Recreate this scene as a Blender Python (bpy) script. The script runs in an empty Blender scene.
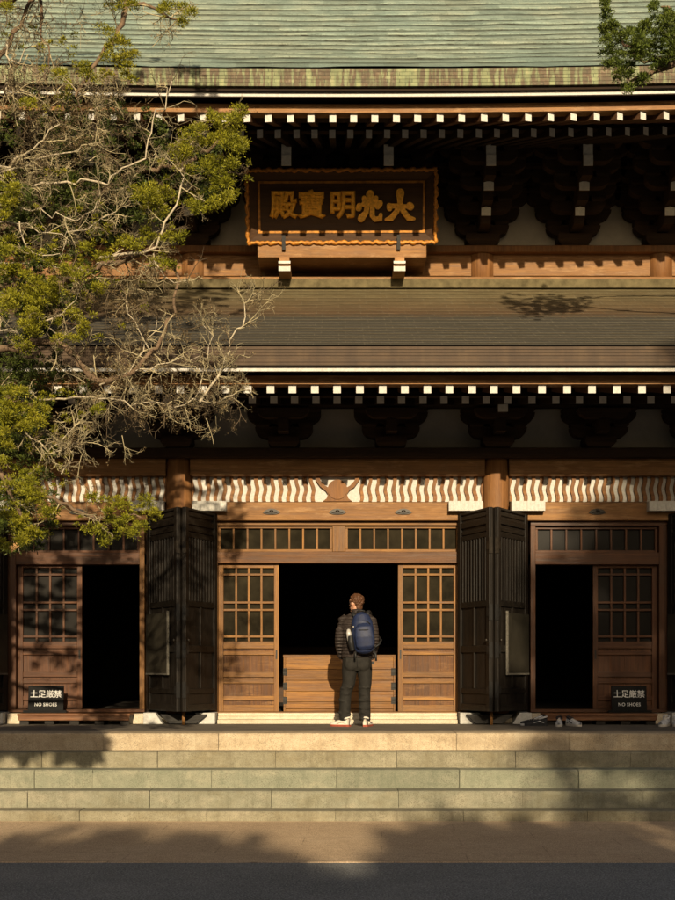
import bpy, math, random
import numpy as np
from mathutils import Vector, Matrix
R = math.radians
C = bpy.context.scene.collection
SC = bpy.context.scene

# ------------------------------------------------------------------ camera, sky, sun, exposure
F = 1260.0          # focal length in pixels of the 675-wide photograph
H = 1.61            # eye height
CX, CY = 338.0, 668.0
cam = bpy.data.cameras.new('camera'); co = bpy.data.objects.new('camera', cam); C.objects.link(co)
co.location = (0, 0, H); co.rotation_euler = (R(90), 0, 0)
cam.sensor_fit = 'HORIZONTAL'; cam.sensor_width = 36; cam.lens = 36*F/675
cam.shift_x = 0.0; cam.shift_y = (CY-450)/675
cam.clip_end = 3000; cam.clip_start = 0.1
SC.camera = co
SUN_EL, SUN_AZ = 17.5, 4.3          # above the horizon; to the right of straight behind the camera
w = bpy.data.worlds.new('World'); SC.world = w; w.use_nodes = True
nt = w.node_tree; bg = nt.nodes['Background']
sky = nt.nodes.new('ShaderNodeTexSky'); sky.sky_type = 'NISHITA'; sky.sun_disc = False; sky.dust_density = 5.0; sky.ozone_density = 0.3
sky.sun_elevation = R(SUN_EL); sky.sun_rotation = R(180-SUN_AZ)
nt.links.new(sky.outputs[0], bg.inputs[0]); bg.inputs[1].default_value = 0.06
sl = bpy.data.lights.new('sun', 'SUN'); sl.energy = 5.0; sl.angle = R(0.5); sl.color = (1.0, 0.81, 0.54)
so = bpy.data.objects.new('sun', sl); C.objects.link(so)
_s = Vector((math.sin(R(SUN_AZ))*math.cos(R(SUN_EL)), -math.cos(R(SUN_AZ))*math.cos(R(SUN_EL)), math.sin(R(SUN_EL))))
so.rotation_euler = _s.to_track_quat('Z', 'Y').to_euler(); so.location = (6, -20, 20)
vs = SC.view_settings; vs.view_transform = 'Standard'; vs.look = 'None'; vs.exposure = 0.42; vs.gamma = 1.0
vs.use_curve_mapping = False
SC.cycles.max_bounces = 6

def xp(px, Y): return (px-CX)*Y/F
def zp(py, Y): return H-(py-CY)*Y/F
def P(px, py, Y): return Vector((xp(px, Y), Y, zp(py, Y)))

# ------------------------------------------------------------------ materials
def node(t, ty, **kw):
    n = t.nodes.new(ty)
    for k, v in kw.items(): setattr(n, k, v)
    return n
def base(name, rough=.7, spec=.3):
    m = bpy.data.materials.new(name); m.use_nodes = True
    t = m.node_tree; b = t.nodes['Principled BSDF']
    b.inputs['Roughness'].default_value = rough
    b.inputs['Specular IOR Level'].default_value = spec
    return m, t, b
def ramp(t, fac, stops):
    r = node(t, 'ShaderNodeValToRGB'); e = r.color_ramp.elements
    while len(e) < len(stops): e.new(.5)
    for q, (p, c) in zip(e, stops): q.position = p; q.color = (*c, 1)
    t.links.new(fac, r.inputs[0]); return r.outputs[0]
def coords(t, scale=(1, 1, 1), rot=(0, 0, 0), kind='Object'):
    tc = node(t, 'ShaderNodeTexCoord'); mp = node(t, 'ShaderNodeMapping')
    mp.inputs['Scale'].default_value = scale; mp.inputs['Rotation'].default_value = rot
    t.links.new(tc.outputs[kind], mp.inputs[0]); return mp.outputs[0]
def noise(t, vec, scale, detail=4, rough=.6, dist=0.):
    n = node(t, 'ShaderNodeTexNoise'); n.inputs['Scale'].default_value = scale
    n.inputs['Detail'].default_value = detail; n.inputs['Roughness'].default_value = rough
    n.inputs['Distortion'].default_value = dist
    t.links.new(vec, n.inputs['Vector']); return n.outputs[0]
def mix(t, fac, a, b, mode='MIX'):
    n = node(t, 'ShaderNodeMix', data_type='RGBA', blend_type=mode)
    for v, s in ((fac, n.inputs[0]), (a, n.inputs[6]), (b, n.inputs[7])):
        if isinstance(v, (int, float)): s.default_value = v
        elif isinstance(v, tuple): s.default_value = (*v, 1)
        else: t.links.new(v, s)
    return n.outputs[2]
def mapr(t, v, a, b, c, d):
    n = node(t, 'ShaderNodeMapRange'); t.links.new(v, n.inputs[0])
    for i, q in enumerate((a, b, c, d)): n.inputs[i+1].default_value = q
    return n.outputs[0]
def bump(t, b, h, strength=.3, dist=.01):
    n = node(t, 'ShaderNodeBump'); n.inputs['Strength'].default_value = strength; n.inputs['Distance'].default_value = dist
    t.links.new(h, n.inputs['Height']); t.links.new(n.outputs[0], b.inputs['Normal'])
def island(t, lo, hi):
    g = node(t, 'ShaderNodeNewGeometry'); return mapr(t, g.outputs['Random Per Island'], 0, 1, lo, hi)
def vary(t, col, lo, hi):
    h = node(t, 'ShaderNodeHueSaturation'); t.links.new(col, h.inputs['Color']); t.links.new(island(t, lo, hi), h.inputs['Value'])
    return h.outputs[0]
def wood(name, dark, light, axis='X', rough=.62, var=(.74, 1.16), fine=1., worn=None):
    m, t, b = base(name, rough, .25)
    s = [26., 26., 26.]; s['XYZ'.index(axis)] = 1.1
    v = coords(t, tuple(q*fine for q in s))
    n1 = noise(t, v, 1.0, 6, .65, .3); n2 = noise(t, coords(t, (1.3, 1.3, 1.3)), 1.0, 3)
    c = ramp(t, n1, [(.32, dark), (.52, tuple((a+q)/2 for a, q in zip(dark, light))), (.68, light)])
    c = mix(t, mapr(t, n2, .35, .7, 0, .5), c, dark)
    s4 = [5., 5., 5.]; s4['XYZ'.index(axis)] = .7
    n4 = noise(t, coords(t, tuple(s4)), 1.6, 6, .75)
    c = mix(t, mapr(t, n4, .5, .72, 0, .55), c, tuple(q*.5 for q in dark))
    if worn:
        n3 = noise(t, coords(t, (2.2, 2.2, 9)), 1.3, 5, .7)
        c = mix(t, mapr(t, n3, .52, .68, 0, .8), c, worn)
    n5 = noise(t, coords(t, tuple(q*2.6 for q in s)), 1.0, 4, .7)
    c = mix(t, mapr(t, n5, .5, .68, 0, .6), c, tuple(q*.55 for q in dark))
    n6 = noise(t, coords(t, (1.7, 1.7, 1.7)), 1.5, 5, .75)
    g_ = sum(light)/3
    c = mix(t, mapr(t, n6, .5, .75, 0, .32), c, (g_*1.15, g_*.80, g_*.46))
    c = vary(t, c, *var)
    t.links.new(c, b.inputs['Base Color']); bump(t, b, n1, .5, .008)
    t.links.new(mapr(t, n1, .3, .7, rough-.1, rough+.15), b.inputs['Roughness'])
    return m
def plain(name, col, rough=.7, var=.15, scale=18., spec=.3, metal=0., bmp=.15, isl=None):
    m, t, b = base(name, rough, spec); b.inputs['Metallic'].default_value = metal
    n = noise(t, coords(t), scale, 5, .65)
    c = ramp(t, n, [(.3, tuple(q*(1-var) for q in col)), (.7, tuple(min(1, q*(1+var)) for q in col))])
    if isl: c = vary(t, c, *isl)
    t.links.new(c, b.inputs['Base Color'])
    if bmp: bump(t, b, n, bmp, .005)
    return m
M = {}
M['beam'] = wood('sunned_beam_wood', (.20, .092, .030), (.37, .196, .076), 'X', worn=(.41, .24, .11))
M['beam_y'] = wood('rafter_wood', (.075, .035, .017), (.15, .075, .036), 'Y', .75)
M['post'] = wood('column_wood', (.16, .068, .022), (.30, .145, .052), 'Z')
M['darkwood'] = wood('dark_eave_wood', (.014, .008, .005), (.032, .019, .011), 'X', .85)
M['door_h'] = wood('door_rail_wood', (.13, .056, .016), (.33, .168, .050), 'X', .55)
M['door_v'] = wood('door_stile_wood', (.13, .056, .016), (.32, .160, .048), 'Z', .55)
M['panel'] = wood('door_panel_wood', (.065, .024, .007), (.155, .068, .021), 'Z', .55, worn=(.215, .108, .038))
M['lintel'] = wood('brown_lintel_wood', (.0880, .0360, .0128), (.2000, .0920, .0352), 'X', .55)
M['side_h'] = wood('shaded_door_rail_wood', (.055, .021, .009), (.14, .057, .023), 'X', .5)  # door wood of the side bays, darkened to put their shade into the colour
M['side_v'] = wood('shaded_door_stile_wood', (.055, .021, .009), (.14, .057, .023), 'Z', .5)  # upright grain, with the same shade of the side bays in its colour
M['box'] = wood('offering_box_wood', (.13, .052, .013), (.34, .165, .042), 'X', .5, (.66, 1.18), 1.2)
M['blackwood'] = wood('blackened_door_wood', (.005, .004, .003), (.017, .0125, .0088), 'Z', .5, (.8, 1.2))
M['blackwood_h'] = wood('blackened_rail_wood', (.005, .004, .003), (.018, .0135, .009), 'X', .5, (.8, 1.2))
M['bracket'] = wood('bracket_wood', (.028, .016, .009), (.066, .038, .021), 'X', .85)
M['white'] = plain('chalk_white_paint', (.52, .51, .475), .8, .16, 30., isl=(.78, 1.08))
M['lifted_white'] = plain('lifted_white_paint', (.80, .76, .67), .85, .12, 22.)  # white of the shaded ends, lightened to make up for missing bounced light
M['plaster'] = plain('grey_plaster', (.52, .475, .40), .9, .1, 5.)
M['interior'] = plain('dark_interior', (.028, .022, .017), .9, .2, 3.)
M['gold'] = plain('worn_gold_leaf', (.78, .36, .028), .5, .4, 28., .4, .15, .3)
M['goldline'] = plain('tarnished_gold_line', (.36, .15, .015), .55, .6, 14., .4, .15, .3)
M['rimgold'] = plain('orange_gilt_rim', (.42, .17, .02), .55, .55, 22., .4, .1, .3)
M['lacquer'] = wood('brown_lacquer', (.048, .023, .010), (.090, .046, .020), 'X', .6)
M['bronze'] = plain('dark_bronze', (.022, .017, .012), .45, .4, 25., .35, .2)
M['iron'] = plain('black_iron', (.012, .011, .010), .5, .3, 25.)
M['steelwhite'] = plain('worn_hinge_metal', (.13, .12, .10), .55, .4, 40., .3, .3)
M['pane'] = plain('dusty_glass', (.019, .0155, .009), .75, .6, 3., .04)
M['pane_dark'] = plain('dark_glass', (.008, .0065, .005), .45, .2, 3., .1)
M['notice'] = plain('sleeve_covered_notice', (.026, .023, .017), .4, .4, 2., .2)
M['sign_black'] = plain('black_sign_paint', (.007, .007, .007), .6, .2, 20., .08)
M['sign_white'] = plain('white_lettering', (.55, .55, .53), .6, .05, 20., bmp=0)

def stone(name, cols, speck=(.09, .08, .06), stain=(.2, .22, .14), var=(.88, 1.1), dirt=.5, streak=.6):
    m, t, b = base(name, .85, .25)
    g = noise(t, coords(t), 150., 2, .5); big = noise(t, coords(t, (1, 1, 2.2)), 2.6, 5, .65)
    mid = noise(t, coords(t), 26., 5, .7)
    c = ramp(t, big, [(.34, cols[0]), (.5, cols[1]), (.66, cols[2])])
    c = mix(t, mapr(t, g, .52, .66, 0, .75), c, speck)
    c = mix(t, mapr(t, mid, .52, .72, 0, dirt), c, stain)
    vs_ = noise(t, coords(t, (14, 14, 1.2)), 1., 4, .7)
    c = mix(t, mapr(t, vs_, .5, .75, 0, streak), c, stain)
    wn = noise(t, coords(t, (1, 1, 1)), 7., 6, .8, .6)
    c = mix(t, mapr(t, wn, .52, .75, 0, .5), c, tuple(q*.55 for q in stain)); c = mix(t, mapr(t, wn, .46, .28, 0, .35), c, tuple(min(1, q*1.25) for q in cols[2]))
    c = vary(t, c, *var)
    t.links.new(c, b.inputs['Base Color'])
    ad = node(t, 'ShaderNodeMath', operation='ADD'); t.links.new(g, ad.inputs[0]); t.links.new(mid, ad.inputs[1])
    bump(t, b, ad.outputs[0], .5, .006)
    return m
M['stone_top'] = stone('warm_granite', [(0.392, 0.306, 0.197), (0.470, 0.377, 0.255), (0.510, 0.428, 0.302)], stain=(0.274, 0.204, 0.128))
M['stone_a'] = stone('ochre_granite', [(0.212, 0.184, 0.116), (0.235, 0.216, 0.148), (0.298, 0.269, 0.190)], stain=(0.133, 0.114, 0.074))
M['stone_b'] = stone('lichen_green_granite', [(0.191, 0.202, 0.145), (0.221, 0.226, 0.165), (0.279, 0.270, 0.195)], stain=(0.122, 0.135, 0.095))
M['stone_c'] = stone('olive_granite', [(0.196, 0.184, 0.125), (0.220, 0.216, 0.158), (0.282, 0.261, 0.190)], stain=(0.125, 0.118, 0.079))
M['sill'] = stone('pale_sill_stone', [(.55, .47, .34), (.6, .52, .39), (.64, .56, .43)], stain=(.42, .33, .21), dirt=.3, streak=.25)
M['copper'] = plain('dull_copper_strip', (.11, .09, .047), .8, .4, 9., .1)
M['pave'] = stone('terrace_paving', [(.11, .095, .078), (.14, .12, .095), (.17, .145, .115)], stain=(.08, .07, .058), streak=0)

def ground_mat(name, cols, joint=None, gscale=220., rough=.9, bm=.8):
    m, t, b = base(name, rough, .2)
    v = coords(t); g = noise(t, v, gscale, 3, .6); big = noise(t, coords(t), .9, 5, .65); mid = noise(t, coords(t), 9., 5, .7)
    c = ramp(t, big, [(.3, cols[0]), (.5, cols[1]), (.7, cols[2])])
    c = mix(t, mapr(t, mid, .4, .7, 0, .6), c, tuple(q*.8 for q in cols[0]))
    c = mix(t, mapr(t, g, .48, .66, 0, .7), c, tuple(min(1, q*1.9) for q in cols[2]))
    c = mix(t, mapr(t, g, .5, .28, 0, .6), c, tuple(q*.4 for q in cols[0]))
    if joint:
        br = node(t, 'ShaderNodeTexBrick'); t.links.new(coords(t, (1, 1, 1), (0, 0, R(joint[3]))), br.inputs['Vector'])
        br.inputs['Scale'].default_value = 1.; br.inputs['Brick Width'].default_value = joint[0]; br.inputs['Row Height'].default_value = joint[1]
        br.inputs['Mortar Size'].default_value = joint[2]; br.inputs['Mortar Smooth'].default_value = .6
        fm = node(t, 'ShaderNodeMath', operation='MULTIPLY'); t.links.new(br.outputs['Fac'], fm.inputs[0]); t.links.new(mapr(t, mid, .35, .65, 0, .7), fm.inputs[1])
        c = mix(t, fm.outputs[0], c, tuple(q*.3 for q in cols[0]))
    t.links.new(c, b.inputs['Base Color'])
    ad = node(t, 'ShaderNodeMath', operation='ADD'); t.links.new(g, ad.inputs[0]); t.links.new(mid, ad.inputs[1])
    bump(t, b, ad.outputs[0], bm, .01)
    return m
M['lane'] = ground_mat('grey_gravelled_asphalt', [(.13, .134, .134), (.175, .177, .174), (.22, .22, .212)], gscale=70.)
M['path'] = ground_mat('reddish_paving', [(.38, .265, .165), (.46, .335, .21), (.52, .39, .26)], joint=(1.45, .52, .006, 2.), gscale=160., bm=.5)
M['earth'] = ground_mat('packed_earth', [(.10, .08, .055), (.13, .10, .07), (.16, .13, .09)])

def roofing(name, kind):
    # UV: u along the eave in metres, v up the slope in courses
    m, t, b = base(name, .8, .08)
    uv = node(t, 'ShaderNodeUVMap'); sep = node(t, 'ShaderNodeSeparateXYZ'); t.links.new(uv.outputs[0], sep.inputs[0])
    ob = coords(t)
    br = node(t, 'ShaderNodeTexBrick'); t.links.new(uv.outputs[0], br.inputs['Vector'])
    br.offset = .28; br.offset_frequency = 2; br.inputs['Scale'].default_value = 1.
    br.inputs['Brick Width'].default_value = .30 if kind != 'upper' else .46; br.inputs['Row Height'].default_value = 1.
    br.inputs['Mortar Size'].default_value = .006; br.inputs['Bias'].default_value = 0.; br.inputs['Mortar Smooth'].default_value = .2
    br.inputs['Color1'].default_value = (0, 0, 0, 1); br.inputs['Color2'].default_value = (1, 1, 1, 1); br.inputs['Mortar'].default_value = (.5, .5, .5, 1)
    n = noise(t, coords(t, (.5, .35, .35)), 1.7, 6, .68); n2 = noise(t, coords(t, (3.2, 12, 12)), 1.6, 6, .78); n3 = noise(t, coords(t), 40., 4, .7)
    if kind == 'upper':
        c = ramp(t, n, [(.3, (.18, .25, .225)), (.47, (.25, .32, .27)), (.62, (.31, .355, .28)), (.75, (.22, .29, .25))])
        c = mix(t, mapr(t, n2, .48, .66, 0, .85), c, (.10, .13, .11)); c = mix(t, mapr(t, n2, .5, .3, 0, .5), c, (.30, .33, .25))
        low = mapr(t, sep.outputs[1], 0, 4, .55, 0); c = mix(t, low, c, (.12, .17, .15))
        jt = (.12, .14, .11)
    else:
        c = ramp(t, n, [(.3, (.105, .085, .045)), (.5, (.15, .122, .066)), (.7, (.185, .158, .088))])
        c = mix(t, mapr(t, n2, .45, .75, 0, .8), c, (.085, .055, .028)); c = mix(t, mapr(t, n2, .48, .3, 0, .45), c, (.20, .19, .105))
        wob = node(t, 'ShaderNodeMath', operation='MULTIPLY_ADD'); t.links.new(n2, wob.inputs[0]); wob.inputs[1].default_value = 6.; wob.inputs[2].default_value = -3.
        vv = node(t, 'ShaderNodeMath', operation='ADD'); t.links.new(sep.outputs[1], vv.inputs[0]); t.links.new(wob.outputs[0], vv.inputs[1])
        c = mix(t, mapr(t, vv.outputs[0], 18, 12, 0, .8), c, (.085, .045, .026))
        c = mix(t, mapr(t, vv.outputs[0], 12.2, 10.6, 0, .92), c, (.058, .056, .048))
        jt = (.26, .23, .16)
    c = mix(t, mapr(t, br.outputs['Color'], 0, 1, 0, .38 if kind == 'upper' else .22), c, (.05, .065, .055) if kind == 'upper' else (.04, .04, .03))
    fm = node(t, 'ShaderNodeMath', operation='MULTIPLY'); t.links.new(br.outputs['Fac'], fm.inputs[0]); t.links.new(mapr(t, n3, .45, .62, 0, 0 if kind == 'upper' else .5), fm.inputs[1])
    c = mix(t, fm.outputs[0], c, jt)
    c = mix(t, mapr(t, n3, .52, .70, 0, .6), c, (.05, .052, .04))
    fr = node(t, 'ShaderNodeMath', operation='FRACT'); t.links.new(sep.outputs[1], fr.inputs[0])
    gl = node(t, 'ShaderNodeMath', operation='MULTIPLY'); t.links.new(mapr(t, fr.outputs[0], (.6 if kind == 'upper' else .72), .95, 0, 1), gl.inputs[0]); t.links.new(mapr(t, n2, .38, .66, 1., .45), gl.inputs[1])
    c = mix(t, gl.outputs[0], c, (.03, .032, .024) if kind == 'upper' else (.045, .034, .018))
    t.links.new(c, b.inputs['Base Color'])
    bump(t, b, n2, .4, .01)
    return m
M['roof_up'] = roofing('green_patina_copper', 'upper')
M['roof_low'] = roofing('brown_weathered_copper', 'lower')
def edge_mat(name, kind):
    m, t, b = base(name, .65, .3)
    br = node(t, 'ShaderNodeTexBrick'); uv = node(t, 'ShaderNodeUVMap'); t.links.new(uv.outputs[0], br.inputs['Vector'])
    br.offset = .5; br.inputs['Scale'].default_value = 1.; br.inputs['Brick Width'].default_value = .155; br.inputs['Row Height'].default_value = 1.
    br.inputs['Mortar Size'].default_value = .004; br.inputs['Mortar Smooth'].default_value = .1
    br.inputs['Color1'].default_value = (0, 0, 0, 1); br.inputs['Color2'].default_value = (1, 1, 1, 1); br.inputs['Mortar'].default_value = (.5, .5, .5, 1)
    n = noise(t, coords(t, (6.5, 1, .9)), 1., 6, .62); n2 = noise(t, coords(t, (9, 9, 14)), 1.2, 6, .75)
    if kind == 'upper':
        c = ramp(t, n, [(.34, (.30, .30, .15)), (.45, (.20, .235, .115)), (.5, (.10, .068, .038)), (.56, (.11, .072, .042)), (.61, (.24, .27, .14))])
        c = mix(t, mapr(t, n2, .5, .7, 0, .7), c, (.15, .17, .08)); c = mix(t, mapr(t, n2, .45, .3, 0, .5), c, (.32, .27, .18)); mo = (.03, .03, .018)
    else:
        c = ramp(t, n, [(.3, (.038, .021, .010)), (.5, (.062, .036, .017)), (.7, (.085, .052, .025))])
        c = mix(t, mapr(t, n2, .5, .7, 0, .7), c, (.06, .034, .018)); mo = (.03, .02, .012)
    c = mix(t, mapr(t, br.outputs['Color'], 0, 1, 0, .4), c, mo)
    fm = node(t, 'ShaderNodeMath', operation='MULTIPLY'); t.links.new(br.outputs['Fac'], fm.inputs[0]); t.links.new(mapr(t, n2, .35, .55, .2, .9 if kind == 'upper' else .15), fm.inputs[1])
    c = mix(t, fm.outputs[0], c, mo)
    t.links.new(c, b.inputs['Base Color']); bump(t, b, n2, .4, .01)
    return m
M['edge_up'] = edge_mat('mottled_green_edge', 'upper'); M['edge_low'] = edge_mat('brown_shingle_edge', 'lower')

# ------------------------------------------------------------------ mesh building
def rootloc(o):
    while o.parent: o = o.parent
    return o.location
class MB:
    def __init__(s): s.v = []; s.f = []; s.m = []; s.uv = {}; s.smooth = set()
    def add(s, verts, faces, mi=0, smooth=False, uvs=None):
        n = len(s.v); s.v += [tuple(q) for q in verts]
        for k, f in enumerate(faces):
            if smooth: s.smooth.add(len(s.f))
            if uvs: s.uv[len(s.f)] = uvs[k]
            s.f.append([n+i for i in f]); s.m.append(mi)
        return s
    def hexa(s, p, mi=0):
        return s.add(p, [(0, 3, 2, 1), (4, 5, 6, 7), (0, 1, 5, 4), (1, 2, 6, 5), (2, 3, 7, 6), (3, 0, 4, 7)], mi)
    def box(s, x0, x1, y0, y1, z0, z1, mi=0, T=None):
        p = [(x0, y0, z0), (x1, y0, z0), (x1, y1, z0), (x0, y1, z0), (x0, y0, z1), (x1, y0, z1), (x1, y1, z1), (x0, y1, z1)]
        if T: p = [T(Vector(q)) for q in p]
        return s.hexa(p, mi)
    def prism(s, poly, fn, d0, d1, mi=0, smooth=False):
        # poly of (a,b); fn(a,b,d) -> point; extruded d0..d1
        n = len(poly); v = [fn(a, b, d0) for a, b in poly]+[fn(a, b, d1) for a, b in poly]
        f = [tuple(range(n))[::-1], tuple(range(n, 2*n))]+[(i, (i+1) % n, n+(i+1) % n, n+i) for i in range(n)]
        return s.add(v, f, mi, smooth)
    def tube(s, pts, rad, n=8, mi=0, smooth=True, cap=True):
        pts = [Vector(p) for p in pts]; rings = []; up = Vector((.31, .17, .93))
        for i, p in enumerate(pts):
            d = (pts[min(i+1, len(pts)-1)]-pts[max(i-1, 0)])
            if d.length < 1e-9: d = Vector((0, 0, 1))
            d.normalize(); r = rad[i] if isinstance(rad, (list, np.ndarray)) else rad
            a = d.cross(up)
            if isinstance(r, tuple) and abs(d.x) < .9: a = Vector((1, 0, 0))-d*d.x
            if a.length < .05: a = d.cross(Vector((1, 0, 0)))
            a.normalize(); b = d.cross(a); r = rad[i] if isinstance(rad, (list, np.ndarray)) else rad
            rx, ry = r if hasattr(r, '__len__') else (r, r)
            rings.append([p+a*math.cos(2*math.pi*k/n)*rx+b*math.sin(2*math.pi*k/n)*ry for k in range(n)])
        v = [q for r in rings for q in r]; f = []
        for i in range(len(pts)-1):
            for k in range(n): f.append((i*n+k, i*n+(k+1) % n, (i+1)*n+(k+1) % n, (i+1)*n+k))
        if cap: f.append(tuple(range(n))[::-1]); f.append(tuple(range((len(pts)-1)*n, len(pts)*n)))
        return s.add(v, f, mi, smooth)
    def ell(s, c, r, n=12, m=8, mi=0, T=None):
        v = []; f = []
        for j in range(m+1):
            th = math.pi*j/m
            for k in range(n):
                ph = 2*math.pi*k/n
                q = Vector((r[0]*math.sin(th)*math.cos(ph), r[1]*math.sin(th)*math.sin(ph), r[2]*math.cos(th)))
                if T: q = T @ q
                v.append(Vector(c)+q)
        for j in range(m):
            for k in range(n): f.append((j*n+k, (j+1)*n+k, (j+1)*n+(k+1) % n, j*n+(k+1) % n))
        return s.add(v, f, mi, True)
    def build(s, name, mats, parent=None, bevel=0, **props):
        me = bpy.data.meshes.new(name)
        o = bpy.data.objects.new(name, me); C.objects.link(o)
        off = Vector((0, 0, 0))
        if parent is not None: o.parent = parent; off = rootloc(parent)
        me.from_pydata([Vector(q)-off for q in s.v], [], s.f)
        for k in (mats if isinstance(mats, (list, tuple)) else [mats]): me.materials.append(M[k] if isinstance(k, str) else k)
        me.polygons.foreach_set('material_index', s.m)
        if s.smooth: me.polygons.foreach_set('use_smooth', [i in s.smooth for i in range(len(s.f))])
        if s.uv:
            ul = me.uv_layers.new(name='UVMap')
            for p in me.polygons:
                u = s.uv.get(p.index)
                if u:
                    for li, q in zip(p.loop_indices, u): ul.data[li].uv = q
        me.validate(); me.update()
        if bevel:
            b = o.modifiers.new('bevel', 'BEVEL'); b.width = bevel; b.segments = 2; b.limit_method = 'ANGLE'; b.angle_limit = R(40)
        for k, v in props.items(): o[k] = v
        return o
def thing(name, label, cat, loc=(0, 0, 0), group=None):
    o = bpy.data.objects.new(name, None); C.objects.link(o); o.location = loc; o.empty_display_size = .1
    o['label'] = label; o['category'] = cat
    if group: o['group'] = group
    return o
def tag(o, label, cat, group=None):
    o['label'] = label; o['category'] = cat
    if group: o['group'] = group
    return o
def text_mesh(body, size, extrude, offset, place, name, mats, parent, space=1., bevel=0):
    cu = bpy.data.curves.new(name, 'FONT'); cu.body = body; cu.size = size; cu.extrude = extrude; cu.offset = offset
    cu.align_x = 'CENTER'; cu.align_y = 'CENTER'; cu.space_character = space; cu.resolution_u = 3; cu.bevel_depth = bevel; cu.bevel_resolution = 1
    o = bpy.data.objects.new(name, cu); C.objects.link(o)
    dg = bpy.context.evaluated_depsgraph_get(); me = bpy.data.meshes.new_from_object(o.evaluated_get(dg))
    bpy.data.objects.remove(o); bpy.data.curves.remove(cu)
    v = [place(q.co.x, q.co.y, q.co.z) for q in me.vertices]; f = [list(p.vertices) for p in me.polygons]
    bpy.data.meshes.remove(me)
    mb = MB(); mb.add(v, f); return mb.build(name, mats, parent)
def remeshed(mb, name, mats, parent, voxel=.012, smooth=3, bumpy=0, seed=0, **props):
    o = mb.build(name, mats, parent)
    r = o.modifiers.new('r', 'REMESH'); r.mode = 'VOXEL'; r.voxel_size = voxel
    if smooth:
        q = o.modifiers.new('s', 'SMOOTH'); q.factor = .5; q.iterations = smooth
    dg = bpy.context.evaluated_depsgraph_get(); me = bpy.data.meshes.new_from_object(o.evaluated_get(dg))
    o.modifiers.clear(); old = o.data; o.data = me; bpy.data.meshes.remove(old); me.name = name
    if not me.materials:
        for k in (mats if isinstance(mats, (list, tuple)) else [mats]): me.materials.append(M[k])
    me.polygons.foreach_set('use_smooth', [True]*len(me.polygons))
    for k, v in props.items(): o[k] = v
    return o
# ------------------------------------------------------------------ the ground
def sheet(name, x0, x1, y0, y1, z, m):
    mb = MB(); mb.add([(x0, y0, z), (x1, y0, z), (x1, y1, z), (x0, y1, z)], [(0, 1, 2, 3)])
    return mb.build(name, m, kind='structure')
TZ = zp(733, 14.5)                     # top of the terrace
sheet('ground', -400, 400, -400, 600, -.008, 'earth')
sheet('lane', -60, 60, -30, 10.46, -.002, 'lane')
sheet('path', -40, 40, 10.46, 13.4, .002, 'path')
mb = MB()
rng = random.Random(4)
x = -12.
while x < 12:
    L = rng.uniform(.8, 1.5); mb.box(x+.004, x+L-.004, 10.43, 10.50, -.1, .004+rng.uniform(-.002, .003)); x += L
mb.build('path_edging', 'path', kind='structure')

# ------------------------------------------------------------------ stone steps and terrace
W = 6.2
terr = thing('stone_terrace', 'pale granite terrace in front of the hall, its top course warm cream in the sun', 'terrace', (0, 14.5, 0))
steps = thing('stone_steps', 'four long granite steps with green and ochre weathering, leading up to the terrace', 'steps', (0, 13.3, 0))
EDGE = [(733, 14.5), (752, 14.18), (770, 13.86), (791, 13.54), (811, 13.22)]
JOINTS = [[-140, -10, 104, 219, 457, 570, 700, 820], [-150, -60, 42, 158, 276, 397, 516, 631, 740], [-160, -80, 35, 93, 212, 337, 460, 579, 700, 800],
          [-150, -60, 28, 150, 272, 399, 523, 643, 770], [-170, -60, 80, 207, 336, 464, 588, 710, 820]]
for i, (py, Y) in enumerate(EDGE):
    z1 = zp(py, Y); z0 = zp(EDGE[i+1][0], EDGE[i+1][1]) if i < 4 else -.15
    y1 = 14.95 if i == 0 else EDGE[i-1][1]+.06
    xs = [-W]+[xp(q, Y) for q in JOINTS[i]]+[W]; xs = sorted(set(xs)); mb = MB()
    for a, b in zip(xs[:-1], xs[1:]):
        d = rng.uniform(-.004, .004); g = rng.choice((.0015, .002, .004))
        n = max(2, int((b-a)/.05)); za = z0-(.02 if i < 4 else 0); zt = z1+rng.uniform(-.003, .002); ph = rng.uniform(0, 9)
        q = [a+g+(b-a-2*g)*m/n for m in range(n+1)]; v = []; ch = 0.
        for m, x in enumerate(q):
            ch = max(0., rng.gauss(.002, .004)) if rng.random() > .06 else rng.uniform(.008, .02)
            if m in (0, n): ch += rng.uniform(.002, .012)
            yf = Y+d+.004*math.sin(x*3.1+ph)+rng.uniform(-.0015, .0015)
            v += [(x, yf, za), (x, yf, zt-.008-ch*.8), (x, yf+.008+ch, zt), (x, y1, zt), (x, y1, za)]
        f = [tuple(range(5)), tuple(range(5*n, 5*n+5))[::-1]]
        for m in range(n):
            k = 5*m; f += [(k+e, k+5+e, k+6+e, k+1+e) for e in range(4)]
        mb.add(v, f, 0)
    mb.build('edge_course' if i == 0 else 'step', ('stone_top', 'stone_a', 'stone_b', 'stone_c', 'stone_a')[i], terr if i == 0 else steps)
mb = MB(); x = -10.
mb.box(-10, 10, 14.97, 28, -.1, TZ-.004, 0)
mb.build('terrace_floor', 'pave', terr)
mb = MB(); mb.box(-10, -W-.01, 14.5, 14.96, -.1, TZ-.002); mb.box(W+.01, 10, 14.5, 14.96, -.1, TZ-.002); mb.build('terrace_wall', 'stone_c', terr)

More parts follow.
